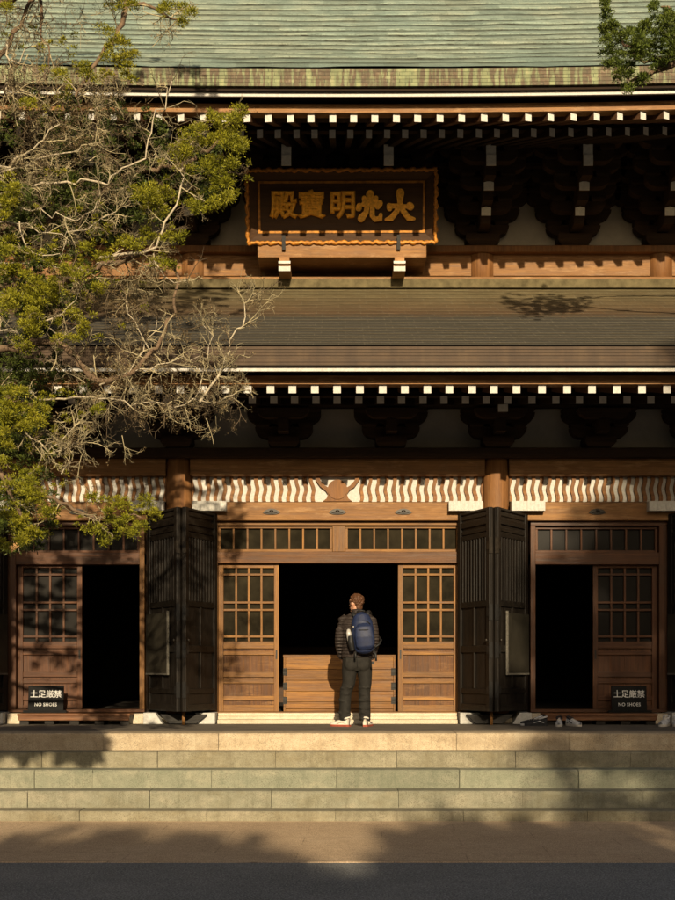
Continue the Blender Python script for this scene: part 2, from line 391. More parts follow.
# ------------------------------------------------------------------ the hall
YW = 17.3
hall = thing('temple_hall', 'two tiered wooden temple hall with green copper roof and white rafter ends', 'temple', (0, 17.3, 0))
COL = [-4.93, -2.175, 2.175, 4.93]
SZ = TZ+.137                            # top of the door sill
lin = zp(457, 17.2)
for x in COL:
    mb = MB(); mb.tube([(x, YW, TZ+.1), (x, YW, TZ+.5), (x, YW, lin-.3), (x, YW, zp(447, YW))], [.178, .18, .178, .168], 20)
    mb.build('column', 'post', hall)
    mb = MB(); mb.tube([(x, YW, TZ-.002), (x, YW, TZ+.04), (x, YW, TZ+.085), (x, YW, TZ+.11)], [.27, .29, .26, .2], 20); mb.build('column_base', 'sill', hall)

# --- lower roof
def roof(name, edge_y, z_edge, y_top, z_top, n, lip, curve, X, m, ups):
    s0 = (z_top-z_edge)/(y_top-edge_y)
    def zz(t): return z_edge+(z_top-z_edge)*(t*(1-curve)+curve*t*t)
    pr = []
    for k in range(n):
        t0, t1 = k/n, (k+1)/n
        pr.append((edge_y+(y_top-edge_y)*t0, zz(t0)+(lip if k else 0), k+.02)); pr.append((edge_y+(y_top-edge_y)*t1, zz(t1), k+.98))
    mb = MB(); nx = 90
    xs = [-X+2*X*i/nx for i in range(nx+1)]
    jn = np.random.default_rng(3); J = jn.normal(size=(len(pr), nx+1))*lip*.22
    J[:, 1:-1] = (J[:, :-2]+J[:, 1:-1]+J[:, 2:])/1.7; J[::2] += jn.normal(size=(len(J[::2]), 1))*lip*.12
    for pi, (a, b) in enumerate(zip(pr[:-1], pr[1:])):
        v = []; f = []; uv = []
        for xi, x in enumerate(xs):
            u = ups(x); v += [(x, a[0], a[1]+u+J[pi, xi]), (x, b[0], b[1]+u+J[pi+1, xi])]
        for i in range(nx):
            f.append((2*i, 2*i+2, 2*i+3, 2*i+1)); uv.append([(xs[i]+20, a[2]), (xs[i+1]+20, a[2]), (xs[i+1]+20, b[2]), (xs[i]+20, b[2])])
        mb.add(v, f, 0, uvs=uv)
    # underside and gable ends, closed
    un = [(edge_y+.05, z_edge-.03)]+[(edge_y+(y_top-edge_y)*t, zz(t)-.16) for t in (.1, .3, .5, .7, .85, 1.)]
    for a, c in zip(un[:-1], un[1:]):
        v = []; f = []; uv = []
        for x in xs: v += [(x, a[0], a[1]+ups(x)), (x, c[0], c[1]+ups(x))]
        for i in range(nx): f.append((2*i, 2*i+1, 2*i+3, 2*i+2)); uv.append([(.1, .5)]*4)
        mb.add(v, f, 0, uvs=uv)
    for x in (-X, X):
        poly = [(x, q[0], q[1]+ups(x)) for q in pr]+[(x, q[0], q[1]+ups(x)) for q in un[::-1]]
        mb.add(poly, [tuple(range(len(poly)))], 0)
    return mb.build(name, m, hall)
def strip(name, y0, y1, z0, z1, X, m, ups, parent, rows=0, lean=0.):
    # a long board along the eave that follows the eave's curve; rows > 0 splits its face into thin courses
    mb = MB(); nx = 28; xs = [-X+2*X*i/nx for i in range(nx+1)]; n = max(1, rows)
    for r in range(n):
        a = z0+(z1-z0)*r/n; b = z0+(z1-z0)*(r+1)/n-(.006 if rows else 0); yf = y0+lean*(r if rows else 0)
        v = []; f = []; uv = []
        for x in xs:
            u = ups(x); v += [(x, yf, a+u), (x, yf, b+u), (x, y1, a+u), (x, y1, b+u)]
        for i in range(nx):
            k = 4*i; U = [(xs[i]+20, r+.03), (xs[i+1]+20, r+.03), (xs[i+1]+20, r+.97), (xs[i]+20, r+.97)]
            f.append((k, k+4, k+5, k+1)); uv.append(U)
            f.append((k+1, k+5, k+7, k+3)); uv.append([(p[0], r+.5) for p in U])
            f.append((k, k+2, k+6, k+4)); uv.append([(p[0], r+.5) for p in U])
            f.append((k+2, k+3, k+7, k+6)); uv.append(U)
        mb.add(v, f, 0, uvs=uv)
        e = 4*nx; mb.add([v[q] for q in (0, 1, 3, 2, e, e+1, e+3, e+2)], [(0, 1, 2, 3), (7, 6, 5, 4)], 0)
    return mb.build(name, m, parent)
flat = lambda x: 0.0
up2 = lambda x: .0023*x*x+(.0009*max(0, abs(x)-5)**3)
EL = 14.55; zL0 = zp(365, EL); zL1 = zp(345, EL)
ZU0 = zp(279, 19.0)
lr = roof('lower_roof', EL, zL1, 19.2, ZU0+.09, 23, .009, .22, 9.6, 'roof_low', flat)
strip('shingle_edge', EL+.005, EL+.55, zL0, zL1-.004, 9.6, 'edge_low', flat, lr, 6, .004)
strip('white_eave_board', EL+.07, EL+.10, zp(371.2, EL+.07), zp(366, EL+.07), 9.55, 'white', flat, lr)
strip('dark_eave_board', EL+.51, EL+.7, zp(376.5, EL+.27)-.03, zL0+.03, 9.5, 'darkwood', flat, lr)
strip('eave_beam', 14.88, 15.05, zp(384, 14.88), zp(375.5, 14.88), 9.5, 'beam', flat, lr)
# --- upper roof
EU = 15.6; zU0 = zp(86, EU); zU1 = zp(67, EU)
ur = roof('upper_roof', EU, zU1, 25.0, zU1+8.6, 36, .028, .28, 10.4, 'roof_up', up2)
strip('mottled_shingle_edge', EU+.005, EU+.55, zU0, zU1-.004, 10.4, 'edge_up', up2, ur, 5, .004)
strip('lower_shingle_edge', EU+.05, EU+.55, zp(91, EU+.05), zU0-.004, 10.35, 'darkwood', up2, ur)
strip('white_eave_board', EU+.10, EU+.13, zp(96.6, EU+.10), zp(91.5, EU+.10), 10.3, 'white', up2, ur)
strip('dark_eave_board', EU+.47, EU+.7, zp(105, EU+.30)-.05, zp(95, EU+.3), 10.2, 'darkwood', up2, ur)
strip('eave_beam', 15.9, 16.06, zp(112.5, 15.9), zp(104, 15.9), 10.2, 'beam', up2, ur)
# back slopes close the roofs
mb = MB(); zr = zU1+8.6
mb.add([(-10.4, 25, zr), (10.4, 25, zr), (10.4, 34.4, zU1), (-10.4, 34.4, zU1)], [(0, 1, 2, 3)]); mb.build('roof_back_slope', 'roof_up', hall)

# --- rafters
def rafter(name, a, b, wd, ht, parent, white):
    wd_m = 'beam_y' if name == 'flying_rafter' else 'darkwood'  # base rafters use darker wood, adding the eave's shade to their colour
    a = Vector(a); b = Vector(b); d = (b-a).normalized(); s = Vector((d.y, -d.x, 0)).normalized()*(wd/2); u = Vector((0, 0, ht/2))
    t = d*.004
    mb = MB(); mb.hexa([a-s-u, a+s-u, b+s-u, b-s-u, a-s+u, a+s+u, b+s+u, b-s+u], 0)
    e = .003; s2 = s*.97; u2 = u*.97
    c = a-d*e
    mb.hexa([c-s2-u2, c+s2-u2, a+s2-u2+t*.1, a-s2-u2+t*.1, c-s2+u2, c+s2+u2, a+s2+u2+t*.1, a-s2+u2+t*.1], 1)
    return mb.build(name, [wd_m, white], parent)
def lowx(k):       # lower eave rafter positions (pixels from the centre at the tips)
    s = -1 if k < 0 else 1; k = abs(k); return s*(22.4*k if k <= 8 else 179.2+25.1*(k-8))
jr = random.Random(9)
for k in range(-17, 18):
    x = lowx(k)*14.93/F+jr.uniform(-.006, .006)
    zc = zp(388.8, 14.93)
    rafter('flying_rafter', (x, 14.93, zc), (x, 15.85, zc+.22), .091, .106, hall, 'white')
    x = x-.0 if abs(k) < 9 else x
    zc = zp(399.8, 15.7)
    rafter('base_rafter', (x, 15.7, zc), (x, 17.6, zc+.38), .092, .10, hall, 'lifted_white')
mb = MB(); mb.box(-9, 9, 15.78, 15.9, zp(401, 15.7)+.08, zp(401, 15.7)+.15); mb.build('rafter_batten', 'darkwood', hall)
CV = Vector((0, 23.9, 0))
def fan(k, Y0, px, py, Yend, rise, name, wd, ht, white):
    p = P(CX-5+px, py, Y0); p.x += jr.uniform(-.005, .005); up = up2(p.x)
    p.z += up*.0
    d = Vector((0-p.x, 23.9-p.y, 0)); q = p+d*((Yend-Y0)/d.y); q.z = p.z+rise
    p.z += up; q.z += up
    rafter(name, p, q, wd, ht, hall, white)
for k in range(-19, 20):
    s = 1 if k >= 0 else -1; a = abs(k)
    fan(k, 15.95, s*(21.05*a+.08*a*a), 117.6, 16.95, .36, 'flying_rafter', .088, .118, 'white')
    fan(k, 16.75, s*(18.1*a+.02*a*a), 134, 19.2, .75, 'base_rafter', .084, .112, 'lifted_white')
strip('rafter_batten', 16.83, 16.95, zp(134, 16.75)+.075, zp(134, 16.75)+.15, 9.5, 'darkwood', up2, ur)
# soffit boards above the rafters
mb = MB()
za = zp(390, 14.93)+.075
mb.add([(-9.5, 15.02, za+.03), (9.5, 15.02, za+.03), (9.5, 19.1, za+1.05), (-9.5, 19.1, za+1.05)], [(0, 1, 2, 3)])
za = zp(117.6, 15.95)+.09
vv = []; ff = []
for i in range(21):
    x = -9.5+.95*i; vv += [(x, 16.02, za+up2(x)+.015), (x, 19.4, za+1.25+up2(x))]
for i in range(20): ff.append((2*i, 2*i+2, 2*i+3, 2*i+1))
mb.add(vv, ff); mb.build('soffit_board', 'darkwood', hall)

# --- upper wall
YU = 19.0
mb = MB(); mb.box(-7, 7, YU+.10, YU+.25, zp(252, YU)-.2, zp(100, YU)+.6); mb.build('upper_plaster_wall', 'plaster', hall)
mb = MB(); mb.box(-7, 7, YU+.25, YU+.6, ZU0-2.6, zp(95, YU)+1.2); mb.build('upper_core', 'interior', hall)
mb = MB(); mb.box(-7.2, 7.2, YU-.22, YU+.2, zp(252, 18.78), zp(245, 18.78)); mb.build('head_plate', 'post', hall, bevel=.012)
UC = [xp(q, YU) for q in (194, 482)]; UC = [xp(16, YU)]+UC+[xp(660, YU)]
xs = [-7.0]+UC+[7.0]
for a, b in zip(xs[:-1], xs[1:]):
    mb = MB(); mb.box(a+.14, b-.14, YU-.10, YU+.1, zp(276, YU-.1), zp(252.2, YU-.1)); mb.build('tie_beam', 'beam', hall, bevel=.01)
for x in UC:
    mb = MB(); mb.tube([(x, YU, zp(290, YU)), (x, YU, zp(262, YU)), (x, YU, zp(254.5, YU)), (x, YU, zp(252.2, YU))], [.195, .195, .19, .168], 24); mb.build('upper_column', 'post', hall)
mb = MB()
mb.box(-7.2, 7.2, YU-.42, YU-.21, zp(279, YU-.42)-.1, zp(276.6, YU-.42))
mb.build('roof_junction_board', 'beam', hall, bevel=.01)
mb = MB(); mb.box(-7.2, 7.2, YU-.56, YU-.421, zp(282, YU-.5)-.1, zp(280.3, YU-.5)); mb.build('flashing_strip', 'copper', hall)

# --- bracket sets
def arm_prof(L, h, cur=.45):
    # bracket arm seen from the front: flat top, ends rounded up from below
    hl = L/2; r = min(h*1.15, hl*.6); pts = [(-hl, h)]
    for i in range(7):
        a = math.pi/2*i/6; pts.append((-hl+r*(1-math.cos(a))*1.0, h*.92*(1-math.sin(a))))
    for i in range(6, -1, -1):
        a = math.pi/2*i/6; pts.append((hl-r*(1-math.cos(a)), h*.92*(1-math.sin(a))))
    pts.append((hl, h)); return pts
def block(mb, x, y, z, w, d, h):
    # bearing block: bevelled lower half
    k = .76; a = h*.45
    p = [(x-w/2*k, y-d/2*k, z), (x+w/2*k, y-d/2*k, z), (x+w/2*k, y+d/2*k, z), (x-w/2*k, y+d/2*k, z)]
    q = [(x-w/2, y-d/2, z+a), (x+w/2, y-d/2, z+a), (x+w/2, y+d/2, z+a), (x-w/2, y+d/2, z+a)]
    mb.hexa(p+q); mb.box(x-w/2, x+w/2, y-d/2, y+d/2, z+a+.0005, z+h)
def nose(x, y, z, wd, ht, L, rise, parent, mats=('bracket', 'lifted_white'), peak=.02, name='beam_nose'):
    mb = MB(); pf = [(-wd/2, 0), (wd/2, 0), (wd/2, ht-peak), (0, ht), (-wd/2, ht-peak)]
    mb.prism(pf, lambda a, b, d: (x+a, y+d, z+b+rise*max(0, d-.012)/max(L, .01)), .012, L, 0)
    mb.prism([(a*.98, b*.98+.001) for a, b in pf], lambda a, b, d: (x+a, y+d, z+b), 0, .0115, 1)
    return mb.build(name, list(mats), parent)
ub = [-290, -194, -104, 0, 0]
UB = sorted([xp(q, YU) for q in (290, 386, 194, 482, 573, 660, 105, 16, -72, 748)])
z0 = zp(244.5, 18.78)
for x in UB:
    mb = MB()
    block(mb, x, YU-.02, z0, .50, .40, .17)
    t = .155; pt = .235
    for j, L in enumerate((.80, 1.12, 1.40, 1.44)):
        z = z0+.17+j*pt
        mb.prism(arm_prof(L, t), lambda a, b, d: (x+a, d, z+b), YU-.12, YU+.05)
        for q in (-1, 0, 1): block(mb, x+q*(L/2-.11), YU-.03, z+t, .22, .2, .08)
    for sstep in ((1, 2) if abs(x) < 1.2 else (1, 2, 3)):
        y = YU-.1-.31*sstep
        for j in range(sstep-1, min(sstep+1, 4)+1):
            L = (.80, 1.12)[min(1, j-sstep+1)] if j-sstep+1 < 2 else 1.40
            z = z0+.17+(j+1)*pt-.02+.01*sstep
            mb.prism(arm_prof(L, t*.95), lambda a, b, d: (x+a, d, z+b), y-.08, y+.08)
            for q in (-1, 0, 1): block(mb, x+q*(L/2-.11), y, z+t*.95, .21, .19, .085)
        zz = z0+.20+(sstep-1)*pt
        mb.box(x-.075, x+.075, y-.12, YU-.13, zz, zz+.2)
    b = mb.build('bracket_set', 'bracket', hall)
    if abs(x) < 1.2: NOSES = False
    else: NOSES = True
    if NOSES: nose(x, 18.40, zp(215.5, 18.40), .145, .135, .5, 0, b)
    if NOSES: nose(x, 18.08, zp(190.2, 18.08), .145, .135, .8, 0, b)
    mb = MB(); y = 17.80
    for py0, py1, dy in ((165.5, 154.3, 0), (153.9, 143.5, .02)):
        za, zb = zp(py0, y), zp(py1, y)
        p = [(-.07, 0), (.07, 0), (.07, zb-za), (-.07, zb-za)]
        mb.prism(p, lambda a, c, d: (x+a, y+dy+d, za+c+d*.3), .012, 1.2, 0)
        mb.prism([(a*.97, c*.98+.001) for a, c in p], lambda a, c, d: (x+a, y+dy+d, za+c), 0, .0115, 1)
    mb.build('tail_rafter', ['bracket', 'lifted_white'], b)
strip('bracket_purlin', 18.0, 18.14, zp(143, 17.8)+.10, zp(143, 17.8)+.28, 7.5, 'darkwood', up2, ur)

# --- lower wall: plaster, beams, brackets
mb = MB(); mb.box(-7.6, 7.6, YW+.06, YW+.2, zp(447, YW)-.02, zp(405, YW)+.5); mb.build('plaster_band', 'plaster', hall)
mb = MB(); mb.box(-7.6, 7.6, 17.02, YW+.05, zp(457, 17.02), zp(447.5, 17.02)); mb.build('head_plate', 'bracket', hall, bevel=.012)
xs = [-7.68]+COL+[7.68]
for a, b in zip(xs[:-1], xs[1:]):
    mb = MB(); mb.box(a+.165, b-.165, 17.17, YW+.1, zp(475.6, 17.17), zp(457.3, 17.17)); mb.build('tie_beam', 'beam', hall, bevel=.01)
LBX = [-4.93, -3.55, -2.175, -.725, .725, 2.175, 3.55, 4.93]
z0 = zp(447, 17.02)
for x in LBX:
    mb = MB(); block(mb, x, 17.15, z0+.004, .42, .36, .13)
    for j, L in enumerate((.78, 1.0)):
        z = z0+.13+.2*j
        mb.prism(arm_prof(L, .15), lambda a, b, d: (x+a, d, z+b), 17.06, 17.24)
        for q in (-1, 0, 1): block(mb, x+q*(L/2-.1), 17.14, z+.15, .2, .22, .055)
    mb.box(x-.07, x+.07, 16.75, 17.05, z0+.17, z0+.33)
    mb.prism(arm_prof(.7, .13), lambda a, b, d: (x+a, d, z0+.34+b), 16.72, 16.86)
    b = mb.build('bracket_set', 'bracket', hall)
    if abs(abs(x)-2.175) < .01: nose(x, 16.55, zp(411.5, 16.55), .13, .165, .5, .05, b)
mb = MB(); mb.box(-7.6, 7.6, 16.7, 16.86, z0+.50, z0+.62); mb.box(-7.6, 7.6, 17.05, 17.25, z0+.56, z0+.72); mb.build('wall_purlin', 'darkwood', hall)

# --- wavy transoms
def wavy(x0, x1, centre):
    za, zb = zp(501.5, 17.27), zp(476.2, 17.27); hgt = zb-za
    bk = MB(); bk.box(x0, x1, 17.302, 17.34, za, zb); o = bk.build('wavy_transom', 'white', hall)
    n = int(round((x1-x0)/.1105)); p = (x1-x0)/n; wd = p*.50
    for i in range(n+1):
        xc = x0+p*i+jr.uniform(-.002, .002); wd = p*jr.uniform(.42, .48); ph = jr.uniform(.35, .65); am = jr.uniform(.011, .014)
        if centre and abs(xc) < .235: continue
        s = -1 if xc < 0 else 1
        L, Rr = [], []; mb = MB()
        for k in range(19):
            t = k/18; z = za+hgt*t; dx = am*math.sin(t*2*math.pi*1.35+ph)*s
            cx = xc
            if centre and abs(xc) < .36: cx = xc+s*(.09*max(0, t-.25)**1.6 - .07*max(0, .3-t))*(1 if abs(xc) < .28 else .5)
            L.append((min(max(cx+dx-wd/2, x0), x1), z)); Rr.append((min(max(cx+dx+wd/2, x0), x1), z))
        for k in range(18):
            a, b, c, d = L[k], Rr[k], Rr[k+1], L[k+1]
            if b[0]-a[0] < .004: continue
            mb.add([(a[0], 17.262, a[1]), (b[0], 17.262, b[1]), (c[0], 17.262, c[1]), (d[0], 17.262, d[1]), (a[0], 17.301, a[1]), (b[0], 17.301, b[1]), (c[0], 17.301, c[1]), (d[0], 17.301, d[1])],
                   [(0, 1, 2, 3), (0, 3, 7, 4), (1, 5, 6, 2)])
        mb.build('wavy_slat', 'post', o)
    if centre:
        e = MB(); zc = zp(489.5, 17.25); r = .135
        e.prism([(r*math.cos(a), r*math.sin(a)) for a in [2*math.pi*i/28 for i in range(28)]], lambda a, b, d: (a, d, zc+b), 17.235, 17.30)
        po = [(-.2, 0), (.2, 0), (.15, .04), (.13, .10), (.165, .15), (.235, .20), (.30, .29), (.30, .345), (.25, .345), (.23, .28), (.17, .215), (.10, .175), (-.10, .175), (-.17, .215), (-.23, .28), (-.25, .345), (-.30, .345), (-.30, .29), (-.235, .20), (-.165, .15), (-.13, .10), (-.15, .04)]
        for i in range(0, 1): pass
        import_poly = [(a, b*hgt/.345) for a, b in po]
        e.prism(import_poly, lambda a, b, d: (a, d, za+b), 17.25, 17.2995)
        e.build('jewel_carving', 'post', o)
for i in range(3):
    pass
wavy(-1.995, 1.995, True); wavy(2.355, 4.75, False); wavy(-4.75, -2.355, False)
# --- lintel beams, white pivot plates, bronze fittings
for a, b in ((-1.99, 1.99), (2.36, 4.74), (-4.74, -2.36)):
    mb = MB(); mb.box(a, b, 17.12, YW+.06, zp(520.5, 17.12), zp(502, 17.12)); mb.build('lintel_beam', 'beam', hall, bevel=.012)
def plate(x0, x1):
    mb = MB(); n = 9; p = []
    for i in range(n*4+1):
        t = i/(n*4); p.append((x0+(x1-x0)*t, -.008*abs(math.sin(t*n*math.pi))))
    poly = p+[(x1, .14), (x0, .14)]
    za, zb = zp(510.6, 16.98), zp(501, 16.98)
    mb.prism(poly, lambda a, b, d: (a, 16.98+b, d), za, zb); mb.build('white_pivot_plate', 'white', hall)
for s in (-1, 1):
    for a, b in ((1.50, 1.96), (2.345, 2.80), (4.20, 4.72), (5.12, 5.6)):
        plate(*(sorted((s*a, s*b))))
for px in (272, 338, 404, 598, 78):
    p = P(px, 511.3, 17.10); mb = MB()
    pf = [(-.115, -.018), (-.07, -.036), (0, -.042), (.07, -.036), (.115, -.018), (.09, .012), (.045, .03), (0, .038), (-.045, .03), (-.09, .012)]
    mb.prism(pf, lambda a, b, d: (p.x+a, p.y+d, p.z+b), .0, .025)
    mb.prism([(a*.72, b*.62) for a, b in pf], lambda a, b, d: (p.x+a, p.y+d, p.z+b), -.022, .001)
    mb.ell((p.x, p.y-.022, p.z), (.03, .018, .016), 10, 6)
    mb.build('bronze_fitting', 'bronze', hall)
# --- sill stones
zs = [TZ-.002, TZ+.055, TZ+.098, SZ]
def sill(a, b):
    mb = MB(); mb.box(a, b, 16.98, 17.6, TZ-.05, TZ+.052); mb.box(a, b, 17.06, 17.6, TZ+.0525, TZ+.093); mb.box(a, b, 17.10, 17.6, TZ+.0935, SZ)
    mb.build('door_sill', 'sill', hall, bevel=.006)
sill(-1.62, 1.62)
for s in (-1, 1):
    mb = MB(); a, b = sorted((s*2.62, s*4.46)); mb.box(a, b, 17.0, 17.6, TZ-.05, SZ-.004); mb.build('door_sill', 'sill', hall, bevel=.006)
    for x0, x1, fl in ((1.64, 1.90, 1), (2.44, 2.60, -1), (4.48, 4.68, 1), (5.2, 5.42, -1)):
        mb = MB(); f = .10
        pf = [(x0, 0), (x1+(f if fl > 0 else 0), 0), (x1, .15), (x0, .15)] if fl > 0 else [(x0-f, 0), (x1, 0), (x1, .15), (x0, .15)]
        pf = [(s*a, b) for a, b in pf]
        if s < 0: pf = pf[::-1]
        mb.prism(pf, lambda a, b, d: (a, d, TZ+b-.002), 16.86, 17.5); mb.build('pivot_stone', 'white', hall, bevel=.006)
mb = MB()
for s in (-1, 1): mb.box(*sorted((s*1.95, s*2.42)), 17.25, 17.6, TZ-.02, SZ-.02); mb.box(*sorted((s*4.7, s*5.2)), 17.25, 17.6, TZ-.02, SZ-.02)
mb.build('plinth_stone', 'stone_c', hall)

# --- doorways: frames, transom windows, sliding doors
def bars(mb, xs, z0, z1, wd, y0, y1, mi):
    for x in xs: mb.box(x-wd/2, x+wd/2, y0, y1, z0, z1, mi)
def hbars(mb, zs, x0, x1, ht, y0, y1, mi):
    for z in zs: mb.box(x0, x1, y0, y1, z-ht/2, z+ht/2, mi)
Zd = lambda py: zp(py, 17.3)
Xd = lambda px: xp(px, 17.3)
def transom(px0, px1, n, py0, py1, mats, pane):
    x0, x1, z1, z0 = Xd(px0), Xd(px1), Zd(py0), Zd(py1)
    mb = MB(); t = .035
    mb.box(x0, x1, 17.27, 17.32, z1-t, z1, 0); mb.box(x0, x1, 17.27, 17.32, z0, z0+t, 0)
    mb.box(x0, x0+t, 17.272, 17.318, z0+t, z1-t, 1); mb.box(x1-t, x1, 17.272, 17.318, z0+t, z1-t, 1)
    p = (x1-x0-t)/n
    bars(mb, [x0+t/2+p*i for i in range(1, n)], z0+t, z1-t, .026, 17.28, 17.315, 1)
    o = mb.build('transom_window', mats, hall, bevel=.004)
    g = MB(); g.box(x0+t, x1-t, 17.319, 17.326, z0+t, z1-t); g.build('pane', pane, o)
def sliding(px0, px1, y, mats, panel, pane, hside):
    x0, x1 = xp(px0, y), xp(px1, y); z = lambda q: zp(q, y)
    mb = MB(); st = .068
    mb.box(x0, x0+st, y, y+.05, z(711.5), z(563), 1); mb.box(x1-st, x1, y, y+.05, z(711.5), z(563), 1)
    a, b = x0+st, x1-st
    mb.box(a, b, y+.002, y+.048, z(568), z(563), 0); mb.box(a, b, y+.002, y+.048, z(648.5), z(641.5), 0); mb.box(a, b, y+.002, y+.048, z(711.5), z(705), 0)
    for q in (574.5, 602.5, 610, 636.5): mb.box(a, b, y+.004, y+.04, z(q+1.1), z(q-1.1), 0)
    p = (b-a)/4
    bars(mb, [a+p*i for i in (1, 2, 3)], z(641.5), z(568), .028, y+.007, y+.043, 1)
    for q0, q1 in ((655, 651.5), (677, 672), (683.5, 679), (700.5, 696)): mb.box(a, b, y+.004, y+.04, z(q0), z(q1), 0)
    o = mb.build('sliding_door', mats, hall, bevel=.004)
    g = MB(); g.box(a, b, y+.044, y+.0475, z(641.5), z(568)); g.build('pane', pane, o)
    k = MB(); n = 4
    for i in range(n): k.box(a+(b-a)*i/n+.001, a+(b-a)*(i+1)/n-.001, y+.032, y+.043, z(705), z(648.5))
    k.build('panel', panel, o)
    hx = x1-st*.5 if hside > 0 else x0+st*.5
    hm = MB(); hm.box(hx-.011, hx+.011, y-.004, y+.01, z(659), z(650)); hm.build('handle', 'iron', o)
dm = ['door_h', 'door_v']; sm = ['side_h', 'side_v']
def framebar(pxa, pxb, pya, pyb, y0, y1, m, name='door_frame'):
    mb = MB(); mb.box(Xd(pxa), Xd(pxb), y0, y1, Zd(pyb), Zd(pya)); return mb.build(name, m, hall, bevel=.005)
# centre bay
framebar(214, 462, 520.7, 522.4, 17.2, 17.4, 'darkwood'); framebar(214, 462, 522.4, 526, 17.21, 17.4, 'door_h')  # first bar is dark wood standing in for the shadow line below the lintel
framebar(333, 345.5, 526, 552, 17.24, 17.36, 'door_v', 'transom_post')
transom(219, 332.8, 8, 526.2, 552, dm, 'pane'); transom(345.7, 459, 8, 526.2, 552, dm, 'pane')
framebar(214, 462, 552.2, 563.5, 17.215, 17.4, 'lintel')
sliding(219, 279.5, 17.30, dm, 'panel', 'pane', 1); sliding(398.5, 459, 17.30, dm, 'panel', 'pane', -1)
framebar(211, 218.8, 526, 711.5, 17.22, 17.38, 'door_v'); framebar(459.2, 467, 526, 711.5, 17.22, 17.38, 'door_v')
framebar(214, 462, 711.5, 713.2, 17.23, 17.38, 'door_h', 'threshold')
# side bays (mirror images)
def mpx(s, a, b): return (a, b) if s > 0 else (2*CX-b, 2*CX-a)
for s in (-1, 1):
    a, b = mpx(s, 530, 666); framebar(a, b, 520.7, 526.5, 17.2, 17.4, 'side_h')
    a, b = mpx(s, 535.5, 657.5); transom(a, b, 8, 527, 553, sm, 'pane_dark')
    a, b = mpx(s, 530, 666); framebar(a, b, 553.2, 565, 17.215, 17.4, 'side_h')
    a, b = mpx(s, 530, 535); framebar(a, b, 526.5, 709, 17.205, 17.39, 'door_v' if s < 0 else 'side_v')  # left jamb keeps the sunlit wood, right jamb takes the shaded copy
    a, b = mpx(s, 658, 666); framebar(a, b, 526.5, 709, 17.205, 17.39, 'side_v')
    a, b = mpx(s, 530, 666); framebar(a, b, 709, 712, 17.21, 17.5, 'side_h', 'threshold')
    a, b = mpx(s, 593.5, 657.5); sliding(a, b, 17.30, sm, 'side_v', 'pane_dark', -s)
# --- folding doors
def folding(s, xh, xf, kind):
    # hinged at the jamb xh (Y 17.1), free edge stands out at xf (Y 16.3)
    A = Vector((xh, 17.12, 0)); B = Vector((xf, 16.32, 0)); d = (B-A); Lw = d.length; d.normalize()
    nrm = Vector((d.y, -d.x, 0))
    if nrm.y > 0: nrm = -nrm
    za, zb = zp(711.8, 16.3), zp(506.5, 16.3)
    def T(off):
        return lambda p: A+d*p.x+nrm*(-p.y+off)+Vector((0, 0, za+p.z))
    Hh = zb-za; zz = lambda py: (711.8-py)/(711.8-506.5)*Hh
    def leaf(off, face):
        mb = MB(); t = T(off); st = .085; hv = .055
        mb.box(0, st, 0, hv, 0, Hh, 0, t); mb.box(Lw-st, Lw, 0, hv, 0, Hh, 0, t)
        for q0, q1 in ((509, 506.6), (523, 517), (536, 531), (606, 600), (652, 645), (694, 689), (711.8, 705)):
            mb.box(st, Lw-st, .002, hv-.002, zz(q0), zz(q1), 1, t)
        mb.box(st, Lw-st, .026, hv-.012, zz(711), zz(508), 0, t)
        for q in (512.5, 528): mb.box(st, Lw-st, .012, .03, zz(q+2), zz(q-2), 1, t)
        mb.box(Lw/2-.025, Lw/2+.025, .006, .03, zz(645), zz(606), 0, t); mb.box(Lw/2-.025, Lw/2+.025, .006, .03, zz(689), zz(652), 0, t)
        o = mb.build('folding_door', ['blackwood', 'blackwood_h'], hall, bevel=.006)
        g = MB(); n = 9
        for i in range(n):
            x = st+(Lw-2*st)*(i+.5)/n; g.box(x-.017, x+.017, .004, .028, zz(600), zz(536), 0, t)
        g.build('slat_grille', 'blackwood', o, bevel=.004)
        return o, t
    o, t = leaf(0, 1); o2, t2 = leaf(-.085, 0)
    for q in (545, 612, 650, 690):
        h = MB(); h.box(Lw+.0005, Lw+.012, -.01, .045, zz(q+8), zz(q-8), 0, t); h.box(Lw-.06, Lw+.008, -.008, -.0005, zz(q+4), zz(q-4), 0, t)
        h.build('hinge', 'iron' if q != 545 else 'bronze', o)
    kb = MB(); kb.ell(t(Vector((Lw-.042, -.02, zz(640)))), (.016, .016, .02), 10, 6); kb.build('ring_pull', 'bronze', o)
    if kind:
        nb = MB(); nb.box(.02, Lw-.25, -.022, -.003, zz(673), zz(612), 0, t); bd = nb.build('notice_board', 'notice', o)
        fr = MB(); fr.box(Lw-.25, Lw-.225, -.03, -.003, zz(673), zz(610), 0, t); fr.box(.02, Lw-.225, -.028, -.003, zz(675), zz(673.2), 0, t); fr.build('notice_frame', 'steelwhite', bd)
for s in (-1, 1):
    folding(s, s*1.63, s*1.965, 0); folding(s, s*2.59, s*2.085, 1)
    folding(s, s*4.49, s*4.80, 1)
    p = MB(); p.tube([(s*2.03, 16.62, TZ), (s*2.03, 16.62, zp(712, 16.6))], .022, 10); p.build('door_stay_post', 'door_v', hall)
    p = MB(); x = s*2.04
    p.prism([(-.32, .13), (-.2, .01), (.16, .01), (.30, .13)], lambda a, b, d: (x+a, d, TZ+b), 16.75, 17.2); p.build('shadow_block', 'blackwood_h', hall)  # dark trapezoid put in for the shadow under the door leaves

